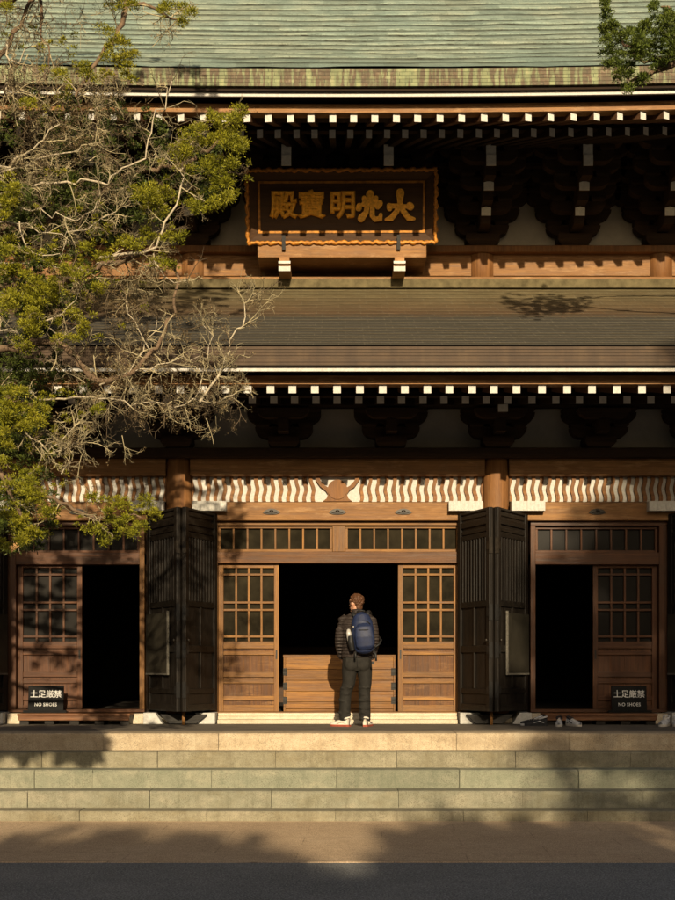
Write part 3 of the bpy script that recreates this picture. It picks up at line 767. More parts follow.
# --- interior and body of the hall
mb = MB()
zt = zp(470, YW)
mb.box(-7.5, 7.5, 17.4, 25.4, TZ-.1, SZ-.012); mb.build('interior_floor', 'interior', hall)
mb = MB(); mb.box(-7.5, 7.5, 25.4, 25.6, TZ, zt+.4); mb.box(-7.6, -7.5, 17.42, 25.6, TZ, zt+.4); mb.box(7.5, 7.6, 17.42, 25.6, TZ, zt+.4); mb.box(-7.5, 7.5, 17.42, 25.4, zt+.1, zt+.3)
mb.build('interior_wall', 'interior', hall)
for s in (-1, 1):
    mb = MB(); mb.box(*sorted((s*1.62, s*2.64)), 17.39, 17.46, TZ+.1, zp(505, YW)); mb.box(*sorted((s*4.44, s*7.5)), 17.39, 17.46, TZ+.1, zp(505, YW)); mb.build('wall_boards', 'darkwood', hall)
mb = MB(); mb.box(-7.5, 7.5, YW+.07, YW+.13, zp(523, YW), zp(447, YW)); mb.build('wall_backing', 'darkwood', hall)
for s in (-1, 1):
    mb = MB(); mb.box(*sorted((s*4.74, s*7.6)), 17.13, YW+.06, zp(521, 17.1), zp(502, 17.1)); mb.build('lintel_beam', 'beam', hall, bevel=.01)
# altar furniture deep inside
mb = MB(); mb.box(-2.2, 2.2, 23.2, 24.6, SZ-.012, 2.0); mb.box(-2.6, 2.6, 22.9, 23.2, SZ-.012, 1.5); mb.build('altar', 'lacquer', hall)
# ------------------------------------------------------------------ name plaque under the upper eave
PA = P(342, 207, 18.06)                       # centre of the board
plq = thing('name_plaque', 'large dark plaque with wavy gilt rim and five gold characters under the upper eave', 'plaque', (PA.x, 18.3, zp(258, 18.3)))
tilt = R(13); roll = R(-.25)
RM = Matrix.Rotation(roll, 3, 'Y') @ Matrix.Rotation(tilt, 3, 'X')
k = 18.06/F
def pq(a, b, d): return PA+RM @ Vector((a, d, b))      # a across, b up, d backwards
def PX(px, py): return ((px-342)*k, (207-py)*k/math.cos(tilt))
w2, h2 = 94*k, 33.5*k/math.cos(tilt); wi, hi = 83.5*k, 24*k/math.cos(tilt)
mb = MB(); mb.prism([(-w2+.03, -h2+.03), (w2-.03, -h2+.03), (w2-.03, h2-.03), (-w2+.03, h2-.03)], pq, .07, .12)
mb.prism([(-wi, -hi), (wi, -hi), (wi, hi), (-wi, hi)], pq, .03, .068)
mb.build('board', 'lacquer', plq)
mb = MB()       # sloping sides of the frame
o4 = [(-w2, -h2), (w2, -h2), (w2, h2), (-w2, h2)]; i4 = [(-wi, -hi), (wi, -hi), (wi, hi), (-wi, hi)]
for i in range(4):
    j = (i+1) % 4
    mb.add([pq(*o4[i], -.06), pq(*o4[j], -.06), pq(*i4[j], .026), pq(*i4[i], .026), pq(*o4[i], .04), pq(*o4[j], .04), pq(*i4[j], .06), pq(*i4[i], .06)],
           [(0, 1, 2, 3), (7, 6, 5, 4), (0, 4, 5, 1), (3, 2, 6, 7)])
fr = mb.build('frame', 'lacquer', plq)
mb = MB(); t = .03                    # thin gilt line round the field
for (a, b), (c, d) in (((-wi, -hi), (wi, -hi+t)), ((-wi, hi-t), (wi, hi)), ((-wi, -hi+t), (-wi+t, hi-t)), ((wi-t, -hi+t), (wi, hi-t))):
    mb.prism([(a, b), (c, b), (c, d), (a, d)], pq, .008, .0295)
mb.build('gilt_line', 'goldline', plq)
mb = MB(); rr = random.Random(3)      # wavy gilt rim
for i in range(4):
    a, b = Vector(o4[i]), Vector(o4[(i+1) % 4]); L = (b-a).length; n = int(L/.02); dr = (b-a)/L; nn = Vector((dr.y, -dr.x))
    pts = []; rad = []
    for q in range(n+1):
        s = L*q/n; wv = .007*math.sin(s*2*math.pi/.17+2*math.sin(s*3.1))+.006*math.sin(s*2*math.pi/.083+3*math.sin(s*2.3))
        p = a+dr*s+nn*wv; pts.append(pq(p.x, p.y, -.055)); rad.append(.027+.005*math.sin(s*2*math.pi/.17+1.4))
    mb.tube(pts, rad, 6)
mb.build('gilt_rim', 'rimgold', plq)
# the characters
def stroke(mb, pts, rad, lift):
    # a brush stroke: tapered ribbon with round ends, standing proud of the field
    pts = [Vector(p) for p in pts]; L, Q = [], []; rad = [q*.66 for q in rad]
    n = len(pts)
    for i, p in enumerate(pts):
        d = (pts[min(i+1, n-1)]-pts[max(i-1, 0)]).normalized(); q = Vector((-d.y, d.x))
        L.append(p+q*rad[i]); Q.append(p-q*rad[i])
    d0 = (pts[0]-pts[1]).normalized(); d1 = (pts[-1]-pts[-2]).normalized()
    c0 = [pts[0]+Matrix.Rotation(a, 2) @ d0*rad[0] for a in (-.9, -.3, .3, .9)]
    c1 = [pts[-1]+Matrix.Rotation(a, 2) @ d1*rad[-1] for a in (-.9, -.3, .3, .9)]
    q0 = [tuple(p) for p in c0]; q1 = [tuple(p) for p in c1]
    poly = [tuple(p) for p in Q]+q1+[tuple(p) for p in L[::-1]]+q0
    mb.prism(poly, pq, -lift, .028)
def big(mb, cx):      # the right-hand character: a broad man-like figure with a dot on each side
    s = .0213
    def S(*pp): return [(cx+a*s, b*s-.01) for a, b in pp]
    stroke(mb, S((0, 9.2), (0, 5), (0, 1)), [.10*.9, .062, .055], .020)
    stroke(mb, S((-1, .8), (1, .8)), [.06, .06], .0215)
    stroke(mb, S((0, 3), (-2.2, -2.5), (-6, -7), (-9.5, -7.6)), [.055, .058, .062, .03], .023)
    stroke(mb, S((0, 3), (2.2, -2.5), (6, -7), (9.5, -7.4)), [.055, .058, .062, .03], .0245)
    stroke(mb, S((-7, -.6), (-7.2, 1)), [.06, .06], .026); stroke(mb, S((-6, .8), (-2, 1)), [.05, .045], .0275)
    stroke(mb, S((6.4, .9), (7, .4)), [.078, .078], .029); stroke(mb, S((5, .5), (1.5, .8)), [.04, .04], .0305)
def light(mb, cx):    # second from the right: a crowned form on two curling legs
    s = .0213
    def S(*pp): return [(cx+a*s, b*s-.01) for a, b in pp]
    stroke(mb, S((0, 8.5), (0, 2)), [.085, .05], .020)
    stroke(mb, S((-4, 6), (-3.4, 3.5), (-2, 2)), [.05, .06, .05], .0215); stroke(mb, S((4, 6), (3.4, 3.5), (2, 2)), [.05, .06, .05], .023)
    stroke(mb, S((-4.5, 2), (4.5, 2)), [.05, .05], .0245)
    stroke(mb, S((-7.6, -.4), (-7.2, 1.2)), [.066, .058], .026)
    stroke(mb, S((-1.8, 2), (-2.6, -3), (-6, -7)), [.055, .058, .078], .0275)
    stroke(mb, S((1.6, 1), (1.4, -5.5), (3.5, -7.6), (7, -7), (7.2, -4.6)), [.05, .055, .055, .06, .04], .029)
    stroke(mb, S((6.6, 2.6), (5.2, .4)), [.066, .055], .0305); stroke(mb, S((4.5, 1), (2, 1.6)), [.036, .036], .032)
for px, fn in ((400.5, big), (370.5, light)):
    mb = MB(); fn(mb, (px-342)*k); mb.build('character', 'gold', plq)
for px, ch, wd in ((343, '明', 1.0), (312, '寶', 1.0), (284, '殿', 1.0)):
    cx = (px-342)*k
    text_mesh(ch, .385, .004, 0, lambda x, y, z: pq(cx+x*wd, y-.01+.02, .018-z*2), 'character', 'gold', plq, bevel=.019)
mb = MB()
for px in (284, 399):
    a = (px-342)*k
    mb.prism([(a-.025, -h2-.10), (a+.025, -h2-.10), (a+.025, -h2+.10), (a-.025, -h2+.10)], pq, -.11, -.09)
    mb.prism([(a-.025, -h2-.10), (a+.025, -h2-.10), (a+.025, -h2-.07), (a-.025, -h2-.07)], pq, -.0895, .12)
mb.build('hanging_hook', 'iron', plq)
# ledge of the hall that carries the plaque
mb = MB(); mb.box(xp(258, 18.14), xp(427, 18.14), 18.14, YU-.11, zp(257.5, 18.14), zp(242.5, 18.14)); mb.build('plaque_ledge', 'beam', hall, bevel=.012)
for px in (285, 400):
    p = P(px, 271, 18.08); mb = MB()
    mb.prism([(-.085, .0), (.085, .0), (.085, .10), (-.085, .10)], lambda a, b, d: (p.x+a, p.y+d, p.z+b), .012, .7, 0)
    mb.prism([(-.084, .001), (.084, .001), (.084, .068), (-.084, .068)], lambda a, b, d: (p.x+a, p.y+d, p.z+b), 0, .0115, 1)
    mb.prism([(-.07, .06), (.07, .06), (.07, .18), (-.07, .18)], lambda a, b, d: (p.x+a, p.y+d-.015, p.z+b+.02), .012, .3, 0)
    mb.prism([(-.085, .10), (.085, .10), (.085, .135), (-.085, .135)], lambda a, b, d: (p.x+a, p.y+d-.03, p.z+b), 0, .02, 1)
    mb.build('ledge_support', ['beam', 'white'], hall)

# ------------------------------------------------------------------ offering box in the middle doorway
yb = 17.62; x0, x1, zA, zB = xp(284, yb), xp(396, yb), SZ-.012, zp(657, yb)
ob = thing('offering_box', 'long wooden offering box with weathered planks, standing in the middle doorway', 'offering box', ((x0+x1)/2, yb+.3, SZ-.012))
mb = MB(); n = 5
hs = [0, .14, .34, .55, .76, 1.0]
for i in range(5):
    a, b = zA+.05+(zB-zA-.05)*hs[i], zA+.05+(zB-zA-.05)*hs[i+1]
    mb.box(x0+.03, x1-.03, yb+rr.uniform(-.003, .003), yb+.03, a+.002, b-.002)
    mb.box(x0+.03, x1-.03, yb+.57, yb+.6, a+.002, b-.002)
mb.build('front_board', 'box', ob, bevel=.004)
for xa in (x0, x1-.029): mb = MB(); mb.box(xa, xa+.029, yb-.008, yb+.61, zA, zB); mb.build('side_board', 'box', ob, bevel=.004)
mb = MB(); mb.box(x0+.03, x1-.03, yb-.012, yb+.02, zA+.002, zA+.05); mb.box(x0+.03, x1-.03, yb-.016, yb+.0, zA+.06, zA+.12); mb.build('base_rail', 'box', ob, bevel=.004)
mb = MB(); mb.box(x0-.006, x1+.006, yb-.014, yb+.05, zB+.001, zB+.03); mb.box(x0-.006, x1+.006, yb+.55, yb+.615, zB+.001, zB+.03)
for i in range(11):
    x = x0+.06+(x1-x0-.12)*i/10; mb.box(x-.02, x+.02, yb+.051, yb+.549, zB-.01, zB+.02)
mb.build('slatted_top', 'box', ob, bevel=.004)
for i in range(3):
    z = zA+.12+.2*i
    for xa, xb in ((x1-.06, x1+.004), (x0-.004, x0+.05)): mb = MB(); mb.box(xa, xb, yb-.014, yb-.009, z, z+.1); mb.build('corner_joint', 'blackwood_h', ob)

# ------------------------------------------------------------------ duckboard steps and no-shoes signs in the side bays
M['board'] = wood('footworn_board', (.13, .05, .02), (.30, .14, .06), 'X', .5)
for s, lab in ((-1, 'low wooden step with worn edge at the left doorway, flecked with sun'), (1, 'low wooden step in the shade at the right doorway, shoes beside it')):
    a, b = sorted((s*xp(544, 16.75), s*xp(656, 16.75)))
    st = thing('wooden_step', lab, 'step', ((a+b)/2, 16.8, TZ), 'low wooden steps at the side doorways')
    mb = MB()
    for i in range(4): mb.box(a, b, 16.62+.098*i, 16.62+.098*i+.094, TZ+.112, TZ+.146)
    mb.build('tread', 'board', st, bevel=.006)
    mb = MB(); mb.box(a+.01, b-.01, 16.635, 16.665, TZ+.055, TZ+.111); mb.build('front_rail', 'board', st, bevel=.004)
    for i in range(5):
        mb = MB(); x = a+.08+(b-a-.16)*i/4; mb.box(x-.06, x+.06, 16.67, 16.98, TZ-.003, TZ+.1115); mb.build('bearer', 'blackwood_h', st)
    # sign
    px = 630 if s > 0 else 46
    ys = 16.93; x = xp(px, ys); zb = TZ+.147
    sg = thing('notice_sign', ('black no-shoes sign with white writing before the left doorway, its board touched by sun flecks' if s < 0 else 'black no-shoes sign with white writing before the right doorway, wholly in shade'), 'sign', (x, ys, zb), 'no-shoes signs at the side doorways')
    wd = .238; hh = .27; lean = .12
    def sp(a, b, d, x=x, zb=zb): return (x+a, ys+d+b*lean, zb+.02+b)
    mb = MB(); mb.prism([(-wd, 0), (wd, 0), (wd, hh+.07), (-wd, hh+.07)], sp, 0, .02); mb.build('panel', 'sign_black', sg, bevel=.003)
    mb = MB(); mb.box(x-.29, x+.29, ys-.05, ys+.07, zb, zb+.019); mb.box(x-.29, x+.29, ys-.05, ys-.03, zb+.0195, zb+.035); mb.build('base', 'sign_black', sg)
    text_mesh('土足厳禁', .108, .001, .0008, lambda X, Y, Z: sp(X, Y+.225, -.0025-Z), 'lettering', 'sign_white', sg, .97)
    text_mesh('NO SHOES', .064, .001, .0008, lambda X, Y, Z: sp(X*.92, Y+.088, -.0025-Z), 'lettering', 'sign_white', sg, 1.08)

# ------------------------------------------------------------------ shoes on the terrace
M['shoe_white'] = plain('off_white_sneaker', (.62, .56, .48), .7, .12, 40.)
M['shoe_grey'] = plain('grey_white_mesh', (.46, .46, .47), .75, .45, 55.)
M['shoe_black'] = plain('black_shoe_fabric', (.02, .02, .022), .7, .3, 30.)
M['sole_red'] = plain('red_rubber_sole', (.28, .06, .035), .6, .15, 30.)
M['sole_pale'] = plain('pale_rubber_sole', (.5, .46, .4), .7, .1, 30.)
def shoe(name, upper, sole, loc, yaw, parent=None, label=None, group=None, stripe=None, sc=1.):
    # toe along +y, heel at the origin
    Tm = Matrix.Translation(Vector(loc)) @ Matrix.Rotation(yaw, 4, 'Z') @ Matrix.Scale(sc, 4)
    prof = [(-.01, .030, .028), (.03, .038, .036), (.08, .037, .033), (.14, .042, .041), (.19, .047, .047), (.24, .043, .042), (.272, .026, .028), (.282, .008, .01)]
    def outline(g, z):
        pts = [(w*g, y) for y, w, _ in prof]+[(-v*g, y) for y, _, v in prof[::-1]]
        return [Tm @ Vector((a, y, z)) for a, y in pts]
    mb = MB(); n = len(prof)*2
    lo, hi = outline(1.0, .0), outline(1.06, .026); mb.add(lo+hi, [tuple(range(n))[::-1], tuple(range(n, 2*n))]+[(i, (i+1) % n, n+(i+1) % n, n+i) for i in range(n)])
    so_ = mb
    up = MB(); rings = []
    for y, w, v in prof:
        top = .105-.25*max(0, y-.06)**1.0 if y > .06 else .105
        top = max(.045, top); pts = []
        for kk in range(9):
            a = math.pi*kk/8; pts.append(Tm @ Vector((math.cos(a)*(w+v)/2*(1 if kk in (0, 8) else .98)+(w-v)/2, y, .024+math.sin(a)**.7*(top-.024))))
        rings.append(pts)
    vv = [p for r in rings for p in r]; ff = []
    for i in range(len(rings)-1):
        for kk in range(8): ff.append((i*9+kk, i*9+kk+1, (i+1)*9+kk+1, (i+1)*9+kk))
    ff.append(tuple(range(9))); ff.append(tuple(range((len(rings)-1)*9, len(rings)*9))[::-1])
    up.add(vv, ff, 0, True)
    col = MB(); pts = [Tm @ Vector((.034*math.cos(a), .045+.05*math.sin(a), .104-.018*math.sin(a))) for a in [2*math.pi*q/14 for q in range(15)]]
    col.tube(pts, .012, 6)
    lc = MB()
    for q in range(4):
        y = .10+.022*q; lc.tube([Tm @ Vector((-.022, y, .1-.25*(y-.06)-.004)), Tm @ Vector((0, y, .108-.25*(y-.06))), Tm @ Vector((.022, y, .1-.25*(y-.06)-.004))], .0045, 5)
    st = MB()
    for sx in (-1, 1):
        st.tube([Tm @ Vector((sx*.040, .03, .04)), Tm @ Vector((sx*.041, .09, .062)), Tm @ Vector((sx*.046, .16, .038))], .006, 5)
    o = up.build(name, upper, parent)
    if label: tag(o, label, 'shoe', group)
    so_.build('sole', sole, o); col.build('collar', upper if stripe is None else stripe, o); lc.build('lace', 'sole_pale', o)
    st.build('stripe', stripe or sole, o)
    return o
zt_ = TZ-.004
g = 'shoes left outside the right doorway'
ys = 16.3
shoe('sneaker', 'shoe_grey', 'sole_pale', (xp(559, ys)+.03, ys+.1, zt_), R(168), None, 'grey white sneaker, left one of the pair left outside the right doorway', g, 'shoe_black')
shoe('sneaker', 'shoe_grey', 'sole_pale', (xp(568, ys)+.03, ys+.12, zt_), R(203), None, 'grey white sneaker, right one of the pair left outside the right doorway', g, 'shoe_black')
shoe('shoe', 'shoe_black', 'shoe_black', (xp(548, ys), ys+.08, zt_), R(80), None, 'black low shoe with pale trim beside the grey sneakers, lying nearest the viewer', g, 'shoe_grey')
shoe('shoe', 'shoe_black', 'shoe_grey', (xp(545, ys), ys+.22, zt_), R(92), None, 'black low shoe with pale trim beside the grey sneakers, lying behind its mate', g, 'shoe_grey')
shoe('sneaker', 'shoe_grey', 'sole_pale', (xp(668, ys)+.02, ys+.08, zt_), R(150), None, 'single whitish sneaker cut off by the right edge of the photo', g, 'shoe_grey', 1.1)
shoe('sneaker', 'shoe_grey', 'sole_pale', (xp(678, ys)+.02, ys+.12, zt_), R(165), None, 'whitish sneaker just outside the right edge, mate of the cut-off one', g, 'shoe_grey', 1.1)

# ------------------------------------------------------------------ the visitor, seen from behind, head turned to the left
M['skin'] = plain('skin', (.46, .24, .15), .5, .08, 12., .4, bmp=.03)
def puff():
    m, t, b = base('quilted_dark_jacket', .6, .3)
    v = coords(t); wv = node(t, 'ShaderNodeTexWave', wave_type='BANDS', bands_direction='Z', wave_profile='SIN'); t.links.new(v, wv.inputs['Vector'])
    wv.inputs['Scale'].default_value = 7.5; wv.inputs['Distortion'].default_value = 1.2; wv.inputs['Detail'].default_value = 2.
    n = noise(t, v, 24., 4, .6)
    c = ramp(t, n, [(.3, (.020, .015, .013)), (.7, (.038, .028, .024))]); t.links.new(c, b.inputs['Base Color'])
    ad = node(t, 'ShaderNodeMath', operation='MULTIPLY_ADD'); t.links.new(n, ad.inputs[0]); ad.inputs[1].default_value = .5; t.links.new(wv.outputs[0], ad.inputs[2])
    bump(t, b, ad.outputs[0], .8, .02); return m
M['jacket'] = puff()
M['trouser'] = plain('charcoal_trousers', (.017, .0155, .013), .8, .25, 20., .2, bmp=.4)
M['hair'] = plain('reddish_brown_hair', (.075, .032, .014), .6, .45, 60., .3, bmp=.5)
M['navy'] = plain('navy_nylon', (.008, .015, .048), .6, .3, 22., .4, bmp=.3)
M['navy_dark'] = plain('dark_navy_nylon', (.010, .013, .028), .55, .3, 22., .4, bmp=.3)
M['strap'] = plain('black_webbing', (.012, .012, .012), .6, .2, 40.)
PB = Vector((xp(357.5, 16.2), 16.2, TZ-.004))
per = thing('person', 'person seen from behind in dark quilted jacket and charcoal trousers, standing before offering box', 'person', PB)
def W3(x, y, z): return PB+Vector((x, y, z))
def limb(mb, pts, rad, n=12): mb.tube([W3(*p) for p in pts], rad, n)
HY = R(44); HR = Matrix.Rotation(HY, 3, 'Z'); HC = Vector((-.012, .03, 1.585))
def hd(x, y, z): q = HR @ Vector((x, y, z)); return HC+q
# body: one continuous figure with head, neck, torso, arms, hands and legs
mb = MB()
mb.ell(PB+HC+Vector((0, 0, .025)), (.074, .094, .10), 16, 12, 0, HR.to_4x4().to_3x3())
mb.ell(PB+hd(0, .022, -.055), (.054, .066, .062), 14, 10, 0, HR)
mb.tube([PB+hd(0, .075, .03), PB+hd(0, .098, .0), PB+hd(0, .112, -.022), PB+hd(0, .096, -.036)], [.009, .013, .016, .011], 8)
mb.tube([PB+hd(-.02, .083, -.062), PB+hd(.0, .094, -.06), PB+hd(.02, .083, -.062)], [.009, .012, .009], 6)
mb.ell(PB+hd(0, .074, -.098), (.022, .022, .018), 8, 6, 0, HR)
mb.tube([PB+hd(-.035, .084, .033), PB+hd(0, .093, .03), PB+hd(.035, .084, .033)], [.008, .01, .008], 6)
for s in (-1, 1): mb.ell(PB+hd(s*.076, -.005, -.005), (.012, .022, .034), 8, 6, 0, HR)
limb(mb, [(0, -.01, 1.36), (0, 0, 1.44), (-.005, .015, 1.52), (-.01, .025, 1.56)], [(.08, .07), (.062, .062), (.055, .058), (.055, .06)])
limb(mb, [(0, 0, .86), (0, 0, .98), (0, -.01, 1.15), (0, -.015, 1.3), (0, -.01, 1.40)], [(.15, .11), (.15, .1), (.15, .1), (.17, .11), (.10, .08)])
for s in (-1, 1):
    limb(mb, [(s*.16, -.01, 1.37), (s*.212, -.025, 1.24), (s*.230, -.025, 1.09), (s*.216, .05, .98), (s*.185, .13, .90)], [.05, .042, .036, .032, .026], 10)
    limb(mb, [(s*.185, .13, .90), (s*.172, .15, .86), (s*.165, .155, .825)], [.03, .04, .03], 8)
    for q in range(4):
        limb(mb, [(s*.168, .135+.016*q, .83), (s*(.155-.003*q), .14+.016*q, .79), (s*.145, .14+.015*q, .762+.006*abs(q-1.5))], [.009, .0085, .007], 6)
    limb(mb, [(s*.172, .125, .868), (s*.16, .105, .835), (s*.15, .10, .81)], [.011, .01, .008], 6)
    fx = -.155 if s < 0 else .10
    limb(mb, [(s*.085, 0, .90), (s*.098, -.005, .7), (s*.105, .0, .56), (fx*.94, .012, .44), (fx, .005, .28), (fx*1.03, 0, .06)], [.082, .072, .056, .05, .05, .034], 10)
body = remeshed(mb, 'body', 'skin', per, .0075, 4)
# face details
mb = MB()
for s in (-1, 1): mb.ell(PB+hd(s*.033, .083, .012), (.011, .008, .006), 8, 6, 0, HR)
mb.build('eye', 'shoe_black', per)
mb = MB(); mb.tube([PB+hd(-.024, .093, -.061), PB+hd(0, .1065, -.061), PB+hd(.024, .093, -.061)], [.002, .003, .002], 5); mb.build('mouth', plain('lips', (.30, .12, .09), .5, .05, 10.), per)
# hair: a shell of short curls
rh = random.Random(5); mb = MB()
mb.ell(PB+HC+HR @ Vector((0, -.018, .036)), (.076, .090, .074), 16, 12, 0, HR)
for i in range(330):
    th = math.acos(rh.uniform(-.75, 1)); ph = rh.uniform(0, 2*math.pi)
    d = Vector((math.sin(th)*math.cos(ph), math.sin(th)*math.sin(ph), math.cos(th)))
    if d.y > .3 and d.z < .5: continue
    if d.z < -.35 and d.y > -.3: continue
    p = Vector((d.x*.082, d.y*.098-.016, d.z*.082+.036)); g_ = rh.uniform(.010, .021); p *= rh.uniform(.90, 1.02); mb.ell(PB+HC+HR @ p, (g_, g_, g_*.8), 6, 5)
mb.ell(PB+hd(0, -.06, -.05), (.055, .035, .05), 10, 8, 0, HR)
hair = remeshed(mb, 'hair', 'hair', per, .006, 1)
# jacket
mb = MB()
limb(mb, [(0, 0, .865), (0, 0, .90), (0, -.005, 1.0), (0, -.015, 1.13), (.0, -.02, 1.27), (0, -.012, 1.36), (0, -.005, 1.425), (0, .0, 1.455)],
     [(.18, .14), (.2, .155), (.195, .15), (.20, .15), (.215, .15), (.20, .135), (.14, .1), (.09, .08)], 20)
limb(mb, [(0, .0, 1.42), (-.003, .008, 1.47), (-.005, .012, 1.505)], [(.088, .083), (.074, .076), (.071, .074)], 16)
for s in (-1, 1):
    pts = [(s*.13, -.008, 1.395), (s*.19, -.012, 1.355), (s*.214, -.025, 1.25), (s*.230, -.03, 1.13), (s*.232, -.005, 1.06), (s*.218, .05, .98), (s*.205, .11, .915), (s*.185, .13, .885)]
    limb(mb, pts, [.062, .068, .062, .055, .054, .051, .047, .042], 12)
    for i in range(9):          # quilted tubes round the sleeve
        t = .1+.8*i/8; q = t*(len(pts)-1); a = int(q); f = q-a; p = Vector(pts[a]).lerp(Vector(pts[min(a+1, len(pts)-1)]), f)
        mb.ell(PB+p, (.056-.014*t+rh.uniform(0, .004), .056-.014*t, .022), 12, 6)
for i in range(9):
    z = .90+.056*i+rh.uniform(-.01, .01); r = .192+.010*min(1, i/5); mb.ell(W3(0, -.01, z), (r-.003-(0 if z < 1.32 else .025), .150, .026), 22, 6)
jk = remeshed(mb, 'jacket', 'jacket', per, .0085, 2)
# trousers
mb = MB(); rt = random.Random(12)
limb(mb, [(0, 0, .98), (0, -.005, .92), (0, -.012, .85), (0, -.01, .78), (0, 0, .73)], [(.165, .12), (.18, .135), (.185, .142), (.18, .13), (.12, .1)], 20)
for s, fx, fy in ((-1, -.155, .02), (1, .10, .0)):
    cx = -.02
    base_ = [(s*.088, -.01, .86), (s*.098, -.005, .72), (s*.105, .0, .56), (fx*.94, .012, .44), (fx, .005, .28), (fx*1.02, fy, .14), (fx*1.03, fy, .075)]
    limb(mb, base_, [(.10, .125), (.098, .108), (.084, .09), (.078, .08), (.074, .078), (.074, .078), (.07, .08)], 16)
    for i in range(20):
        z = rt.choice((.10, .14, .18, .24, .34, .42, .5, .6, .68))+rt.uniform(-.01, .01); q = min(range(7), key=lambda j: abs(base_[j][2]-z)); c = base_[q]
        an = rt.uniform(.5, 2.6)+math.pi; rr_ = .082
        pts = [(c[0]+rr_*math.cos(an+da)*1.0, c[1]+rr_*math.sin(an+da), z+da*.03*rt.choice((-1, 1))) for da in (-.5, -.2, .1, .4)]
        limb(mb, pts, [.004, .013, .014, .004], 6)
mb.ell(W3(-.08, -.10, .80), (.085, .05, .09), 12, 8); mb.ell(W3(.08, -.10, .80), (.085, .05, .09), 12, 8)
tr = remeshed(mb, 'trousers', 'trouser', per, .0085, 3)
mb = MB()
for s in (-1, 1):
    mb.prism([(-.055, .05), (-.055, -.05), (0, -.072), (.055, -.05), (.055, .05)], lambda a, b, d: W3(s*.088+a, -.152+d+abs(a)*.25+(.01 if b < 0 else 0), .835+b), 0, .012)
mb.build('pocket', 'trouser', tr, bevel=.003)
mb = MB(); limb(mb, [(0, -.158, .93), (.0, -.168, .86), (0, -.15, .76)], [.003, .003, .003], 5); mb.build('seam', 'strap', tr)
# shoes he wears: left foot turned out to the left, right foot away from us
shoe('shoe', 'shoe_white', 'sole_red', PB+Vector((-.10, -.055, 0)), R(62), per, stripe='shoe_white', sc=.98)
shoe('shoe', 'shoe_white', 'sole_red', PB+Vector((.105, -.075, 0)), R(-16), per, stripe='shoe_white', sc=.98)

# ------------------------------------------------------------------ the backpack he carries
BC = Vector((.072, -.232, 1.205))
bp = thing('backpack', 'navy blue daypack with black straps worn on the back of the visitor', 'backpack', PB+Vector((.06, -.2, .95)))
lt = R(-6)
def Wb(x, y, z): q = Matrix.Rotation(lt, 3, 'Y') @ Vector((x, y, z)); return PB+BC+q
mb = MB()
mb.tube([Wb(0, .02, -.255), Wb(0, .01, -.235), Wb(0, -.0, -.14), Wb(0, 0, 0), Wb(0, .005, .13), Wb(0, .02, .21), Wb(0, .04, .25)], [(.08, .05), (.120, .08), (.140, .095), (.144, .095), (.134, .09), (.10, .07), (.04, .03)], 20)
bag = remeshed(mb, 'main_bag', 'navy', bp, .009, 3)
mb = MB(); mb.tube([Wb(.01, -.085, -.22), Wb(.01, -.10, -.18), Wb(.01, -.11, -.06), Wb(.01, -.10, .06), Wb(.01, -.075, .11)], [(.08, .02), (.115, .035), (.122, .042), (.11, .036), (.06, .015)], 16)
remeshed(mb, 'front_pocket', 'navy', bp, .009, 3)
mb = MB(); mb.tube([Wb(.0, -.075, .145), Wb(.06, -.083, .135), Wb(.10, -.06, .09)], .006, 5); mb.tube([Wb(-.10, -.085, .04), Wb(-.04, -.143, .028), Wb(.04, -.148, .022), Wb(.1, -.11, .02)], .006, 5); mb.build('zip', 'strap', bp)
mb = MB(); mb.tube([Wb(-.155, -.01, -.22), Wb(-.165, -.02, -.12), Wb(-.162, -.01, -.03)], [(.03, .05), (.042, .06), (.038, .055)], 12); remeshed(mb, 'side_pocket', 'strap', bp, .009, 2)
mb = MB(); mb.tube([Wb(-.178, -.01, -.09), Wb(-.18, -.01, .01), Wb(-.178, -.005, .05), Wb(-.176, -.005, .06)], [.033, .033, .022, .012], 12); mb.build('bottle', plain('clear_grey_bottle', (.35, .34, .32), .25, .1, 10., .5), bp)
mb = MB(); mb.tube([Wb(-.05, .04, .235), Wb(-.045, .02, .268), Wb(0, .01, .282), Wb(.045, .02, .268), Wb(.05, .04, .235)], (.011), 6); mb.build('haul_loop', 'strap', bp)
mb = MB()
for s in (-1, 1):
    mb.tube([Wb(s*.075, .05, .21), Wb(s*.095, .12, .262), Wb(s*.105, .20, .27), Wb(s*.12, .30, .25), Wb(s*.13, .385, .17)], (.026, .010), 8)
    mb.tube([Wb(s*.13, .06, -.2), Wb(s*.19, .09, -.17), Wb(s*.225, .15, -.12), Wb(s*.20, .3, -.06)], (.014, .006), 8)
mb.tube([Wb(.10, -.03, -.22), Wb(.13, -.06, -.30), Wb(.125, -.065, -.38)], (.014, .005), 6); mb.tube([Wb(-.12, -.04, -.23), Wb(-.13, -.055, -.32)], (.012, .005), 6)
mb.build('strap', 'strap', bp)
mb = MB(); mb.box(*[0]*0, PB.x+BC.x+.11, PB.x+BC.x+.142, PB.y+BC.y-.076, PB.y+BC.y-.06, PB.z+BC.z-.40, PB.z+BC.z-.37); mb.build('buckle', 'strap', bp)
for dx, dz in ((-.115, .08), (.11, -.15)): mb = MB(); mb.ell(Wb(dx, -.078, dz), (.008, .006, .009), 8, 5); mb.build('reflective_tab', 'sole_pale', bp)
